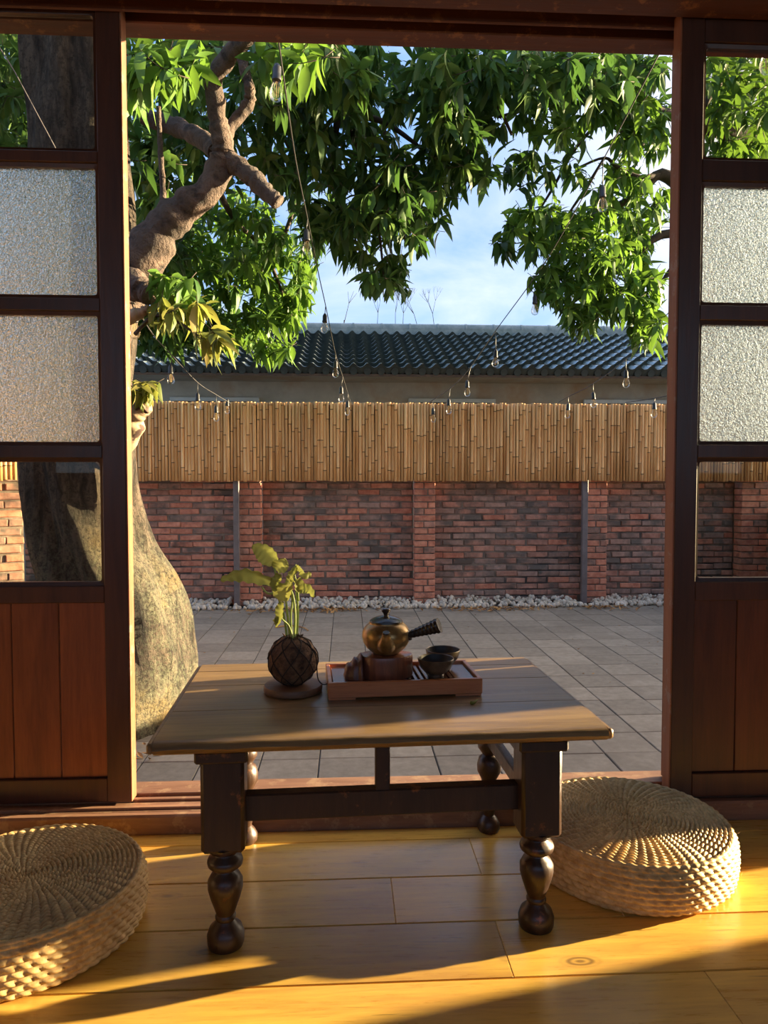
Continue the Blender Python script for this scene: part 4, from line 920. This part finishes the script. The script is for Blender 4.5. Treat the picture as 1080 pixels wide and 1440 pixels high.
P = [(0.03, -0.02, 0.100), (0.04, -0.035, 0.098), (0.055, -0.03, 0.07), (0.058, -0.02, 0.02), (0.070, -0.03, 0.006), (0.085, -0.030, 0.009)]; net.tube(spline(P, 5), 0.0014, 5)
net.obj('twine_net', M['twine'], ball, 'all')
kn = MB()
for k in range(14): a = rnd.random() * 6.28; kn.tube([(0.012 * math.cos(a), 0.012 * math.sin(a), 0.105), (0.024 * math.cos(a), 0.024 * math.sin(a), 0.116 + rnd.uniform(-.004, .010))], [0.003, 0.001], 4)
kn.obj('root_tuft', M['ball'], kd)
KO = Vector((kx, ky, KZ))
def lat(px, py, dy=0.0): return at(px, py, ky + dy) - KO
def broad_leaf(pts, wd, name='leaf', curl=0.25, side=(0, -0.25, 1), m='plant_leaf'):
    """spine points (px,py,dy), broad pointed leaf with rippled blade"""
    sp = spline([lat(*p_) for p_ in pts], 6); n_ = len(sp); vs = []; fs = []; sd_ = Vector(side).normalized(); K = 7
    for i, p_ in enumerate(sp):
        u = i / (n_ - 1); ww = wd * (math.sin(math.pi * min(1, u * 0.97 + 0.015)) ** 0.62) * (1.0 - 0.35 * u) * 1.15
        t_ = (sp[min(i + 1, n_ - 1)] - sp[max(i - 1, 0)]).normalized(); b_ = t_.cross(sd_); b_ = (sd_ - t_ * sd_.dot(t_)).normalized(); nrm = t_.cross(b_).normalized()
        for k in range(K):
            v = (k / (K - 1) * 2 - 1); rip = 0.0028 * math.sin(u * 34 + abs(v) * 3) * abs(v)
            vs.append(p_ + b_ * v * ww / 2 + nrm * (curl * ww * (abs(v) ** 1.4) * 0.6 + rip))
    for i in range(n_ - 1):
        for k in range(K - 1): fs.append((i * K + k, (i + 1) * K + k, (i + 1) * K + k + 1, i * K + k + 1))
    o = MB().add(vs, fs).obj(name, M[m], kd, 'all')
    return o
def stem(pts, r0=0.0032, r1=0.002): P = spline([lat(*p_) for p_ in pts], 5); MB().tube(P, [r0 + (r1 - r0) * i / (len(P) - 1) for i in range(len(P))], 7).obj('stem', M['stem'], kd, 'all')
stem([(404, 900, 0), (399, 865, 0), (390, 835, -.01), (388, 812, -.01), (384, 790, 0)]); stem([(408, 900, .01), (404, 862, .01), (398, 832, 0), (378, 835, -.01), (368, 825, -.01)])
stem([(410, 900, 0), (409, 865, 0), (411, 845, 0), (408, 822, 0)]); stem([(414, 900, -.01), (415, 865, -.01), (412, 838, -.01), (405, 822, 0)])
stem([(417, 900, .01), (419, 860, .01), (417, 835, 0), (416, 815, .01)]); stem([(412, 898, -.02), (406, 880, -.02), (398, 872, -.03), (394, 866, -.03)], 0.0025, 0.0015); stem([(420, 845, .0), (418, 825, .0), (413, 800, .0), (418, 796, 0)], .002, .0015)
broad_leaf([(386, 794, 0), (378, 783, -.005), (368, 773, -.01), (355, 766, -.02)], 0.052, curl=-0.2, side=(0.55, -.5, 1))
broad_leaf([(386, 800, -.005), (392, 796, -.01), (398, 790, -.02), (402, 786, -.02)], 0.040, curl=0.3, side=(-.2, -.6, 1))
broad_leaf([(386, 820, -.01), (368, 812, -.015), (345, 806, -.02), (325, 809, -.03), (310, 816, -.03)], 0.050, curl=-0.25, side=(0.1, -.75, .8))
broad_leaf([(388, 806, -.02), (391, 812, -.02), (386, 822, -.025), (388, 832, -.03)], 0.026, curl=0.3, side=(1, -.4, 0))
broad_leaf([(404, 820, -.02), (400, 826, -.03), (398, 836, -.035), (401, 846, -.03)], 0.056, curl=0.2, side=(1, -.5, 0.1))
broad_leaf([(418, 798, 0), (412, 808, -.005), (408, 818, -.01), (404, 830, -.01)], 0.024, curl=0.35, side=(1, -.5, .2))
broad_leaf([(416, 795, 0), (424, 800, -.01), (430, 808, -.01), (438, 807, 0)], 0.024, curl=0.45, side=(-.3, -.4, 1))
broad_leaf([(418, 832, -.02), (426, 830, -.02), (434, 831, -.02), (441, 840, -.02)], 0.034, curl=-0.25, side=(.1, -.7, 1))
broad_leaf([(409, 818, -.03), (414, 818, -.035), (419, 824, -.035), (420, 832, -.03)], 0.030, curl=-0.5, side=(-1, -.6, .4))
broad_leaf([(398, 846, -.03), (394, 856, -.035), (393, 868, -.035), (388, 882, -.03)], 0.022, curl=0.3, side=(1, -.5, 0))
broad_leaf([(396, 868, -.03), (391, 872, -.035), (387, 874, -.035), (384, 872, -.03)], 0.016, curl=0.3, side=(0, -.5, 1))
# petal on the table
pe = at(703, 992, 1.56); pm = MB()
pm.tube([(0, 0, 0.003), (0.008, 0.002, 0.004), (0.016, 0.008, 0.008)], [0.0045, 0.003, 0.0008], 7); pm.tube([(-0.002, 0, 0.003), (0.000, 0.001, 0.003)], [0.002, 0.005], 7)
tag(pm.obj('fallen_bud', M['plant_leaf'], None, 'all', (0.272, 1.532, ZT + 0.0002)), 'tiny yellow green fallen bud on the table top right of the tray', 'bud')

# ------------------------------------------------------------------ woven floor cushions
def cushion_meshes(Rr, H, seed):
    rows = 23; dr = (Rr - 0.006) / rows; ar = 6; NA = 60 * 7; vs = []; fs = []
    nr = rows * ar
    def cnt(r): return 15 if r < 0.035 else (30 if r < 0.085 else 60)
    for i in range(nr + 1):
        r = (Rr - 0.006) * i / nr; k = min(rows - 1, int(r / dr)); fr = (r / dr) % 1.0 if i < nr else 1.0; n_ = cnt((k + .5) * dr)
        for j in range(NA):
            a = 2 * math.pi * j / NA
            s_ = (a / (2 * math.pi) * n_ + 0.09 * k + (fr - .5) * 0.5) % 1.0
            bmp = math.sin(math.pi * fr) ** 0.7 * (0.12 + 0.88 * math.sin(math.pi * s_) ** 0.5) if 0 < fr < 1 else 0
            dome = H + 0.002 - 0.010 * (r / Rr) ** 6 - 0.004 * math.exp(-(r / 0.02) ** 2) + 0.003 * noise.noise(Vector((r * 14 * math.cos(a), r * 14 * math.sin(a), seed)))
            vs.append((r * math.cos(a), r * math.sin(a), dome - 0.008 + 0.0098 * bmp))
    for i in range(nr):
        for j in range(NA): j2 = (j + 1) % NA; fs.append((i * NA + j, i * NA + j2, (i + 1) * NA + j2, (i + 1) * NA + j))
    top = MB().add(vs, fs).mesh('woven_top', M['straw'], 'all')
    rows = 8; ar = 6; N2 = 58; NA = N2 * 7; vs = []; fs = []; nh = rows * ar
    for i in range(nh + 1):
        u = i / nh; z = u * (H - 0.006); k = min(rows - 1, int(u * rows)); fr = (u * rows) % 1.0 if i < nh else 1.0
        bulge = 0.006 * math.sin(math.pi * u) - 0.012 * max(0, u - 0.88) / 0.12 * 0.6 - 0.004 * max(0, 0.1 - u) / 0.1
        for j in range(NA):
            a = 2 * math.pi * j / NA; s_ = (a / (2 * math.pi) * N2 + 0.5 * (k % 2) + (fr - .5) * 0.55) % 1.0
            bmp = (math.sin(math.pi * fr) ** 0.7) * (0.12 + 0.88 * math.sin(math.pi * s_) ** 0.5) if 0 < fr < 1 else 0
            r = Rr - 0.006 + bulge + 0.0085 * bmp + 0.003 * noise.noise(Vector((math.cos(a) * 3, math.sin(a) * 3, z * 10 + seed)))
            vs.append((r * math.cos(a), r * math.sin(a), z))
    for i in range(nh):
        for j in range(NA): j2 = (j + 1) % NA; fs.append((i * NA + j, i * NA + j2, (i + 1) * NA + j2, (i + 1) * NA + j))
    fs.append(tuple(range(NA))[::-1])
    side = MB().add(vs, fs).mesh('woven_side', M['straw'], 'all')
    rim = MB(); P = []; rr = []
    for j in range(260):
        a = 2 * math.pi * j / 259; P.append(((Rr - 0.009) * math.cos(a), (Rr - 0.009) * math.sin(a), H - 0.010)); rr.append(0.0055 + 0.0012 * math.sin(a * 64 * 1.0))
    rim.tube(P, rr, 8, cap=False)
    return top, side, rim.mesh('woven_rim', M['straw'], 'all')
cm = cushion_meshes(0.240, 0.113, 2.0)
def cushion(label, x, y, rz, sc=1.0):
    c = thing('straw_cushion', label, 'cushion', (x, y, -0.0185), rz, 'round woven straw floor cushions')
    for n_, me in zip(('woven_top', 'woven_side', 'woven_rim'), cm): inst(n_, me, c)
    st_ = MB(); lr = random.Random(int(rz * 10))
    for k in range(26):
        a = lr.random() * 6.28; z = lr.uniform(0.01, 0.095); r = 0.243; d = lr.uniform(0.008, 0.022)
        st_.tube([(r * math.cos(a), r * math.sin(a), z), ((r + d * .4) * math.cos(a + .02), (r + d * .4) * math.sin(a + .02), z + d * lr.uniform(-.6, .5)), ((r + d * .7) * math.cos(a + .05), (r + d * .7) * math.sin(a + .05), z + d * lr.uniform(-1, .8))], 0.0006, 3)
    st_.obj('loose_straw', M['straw'], c); c.scale = (sc, sc, 1)
cushion('round woven straw cushion on the floor at left, cut by the photo edge', -0.664, 1.478, 0.4, 0.965)
cushion('round woven straw cushion on the floor at the right of the table', 0.682, 1.672, 1.9)
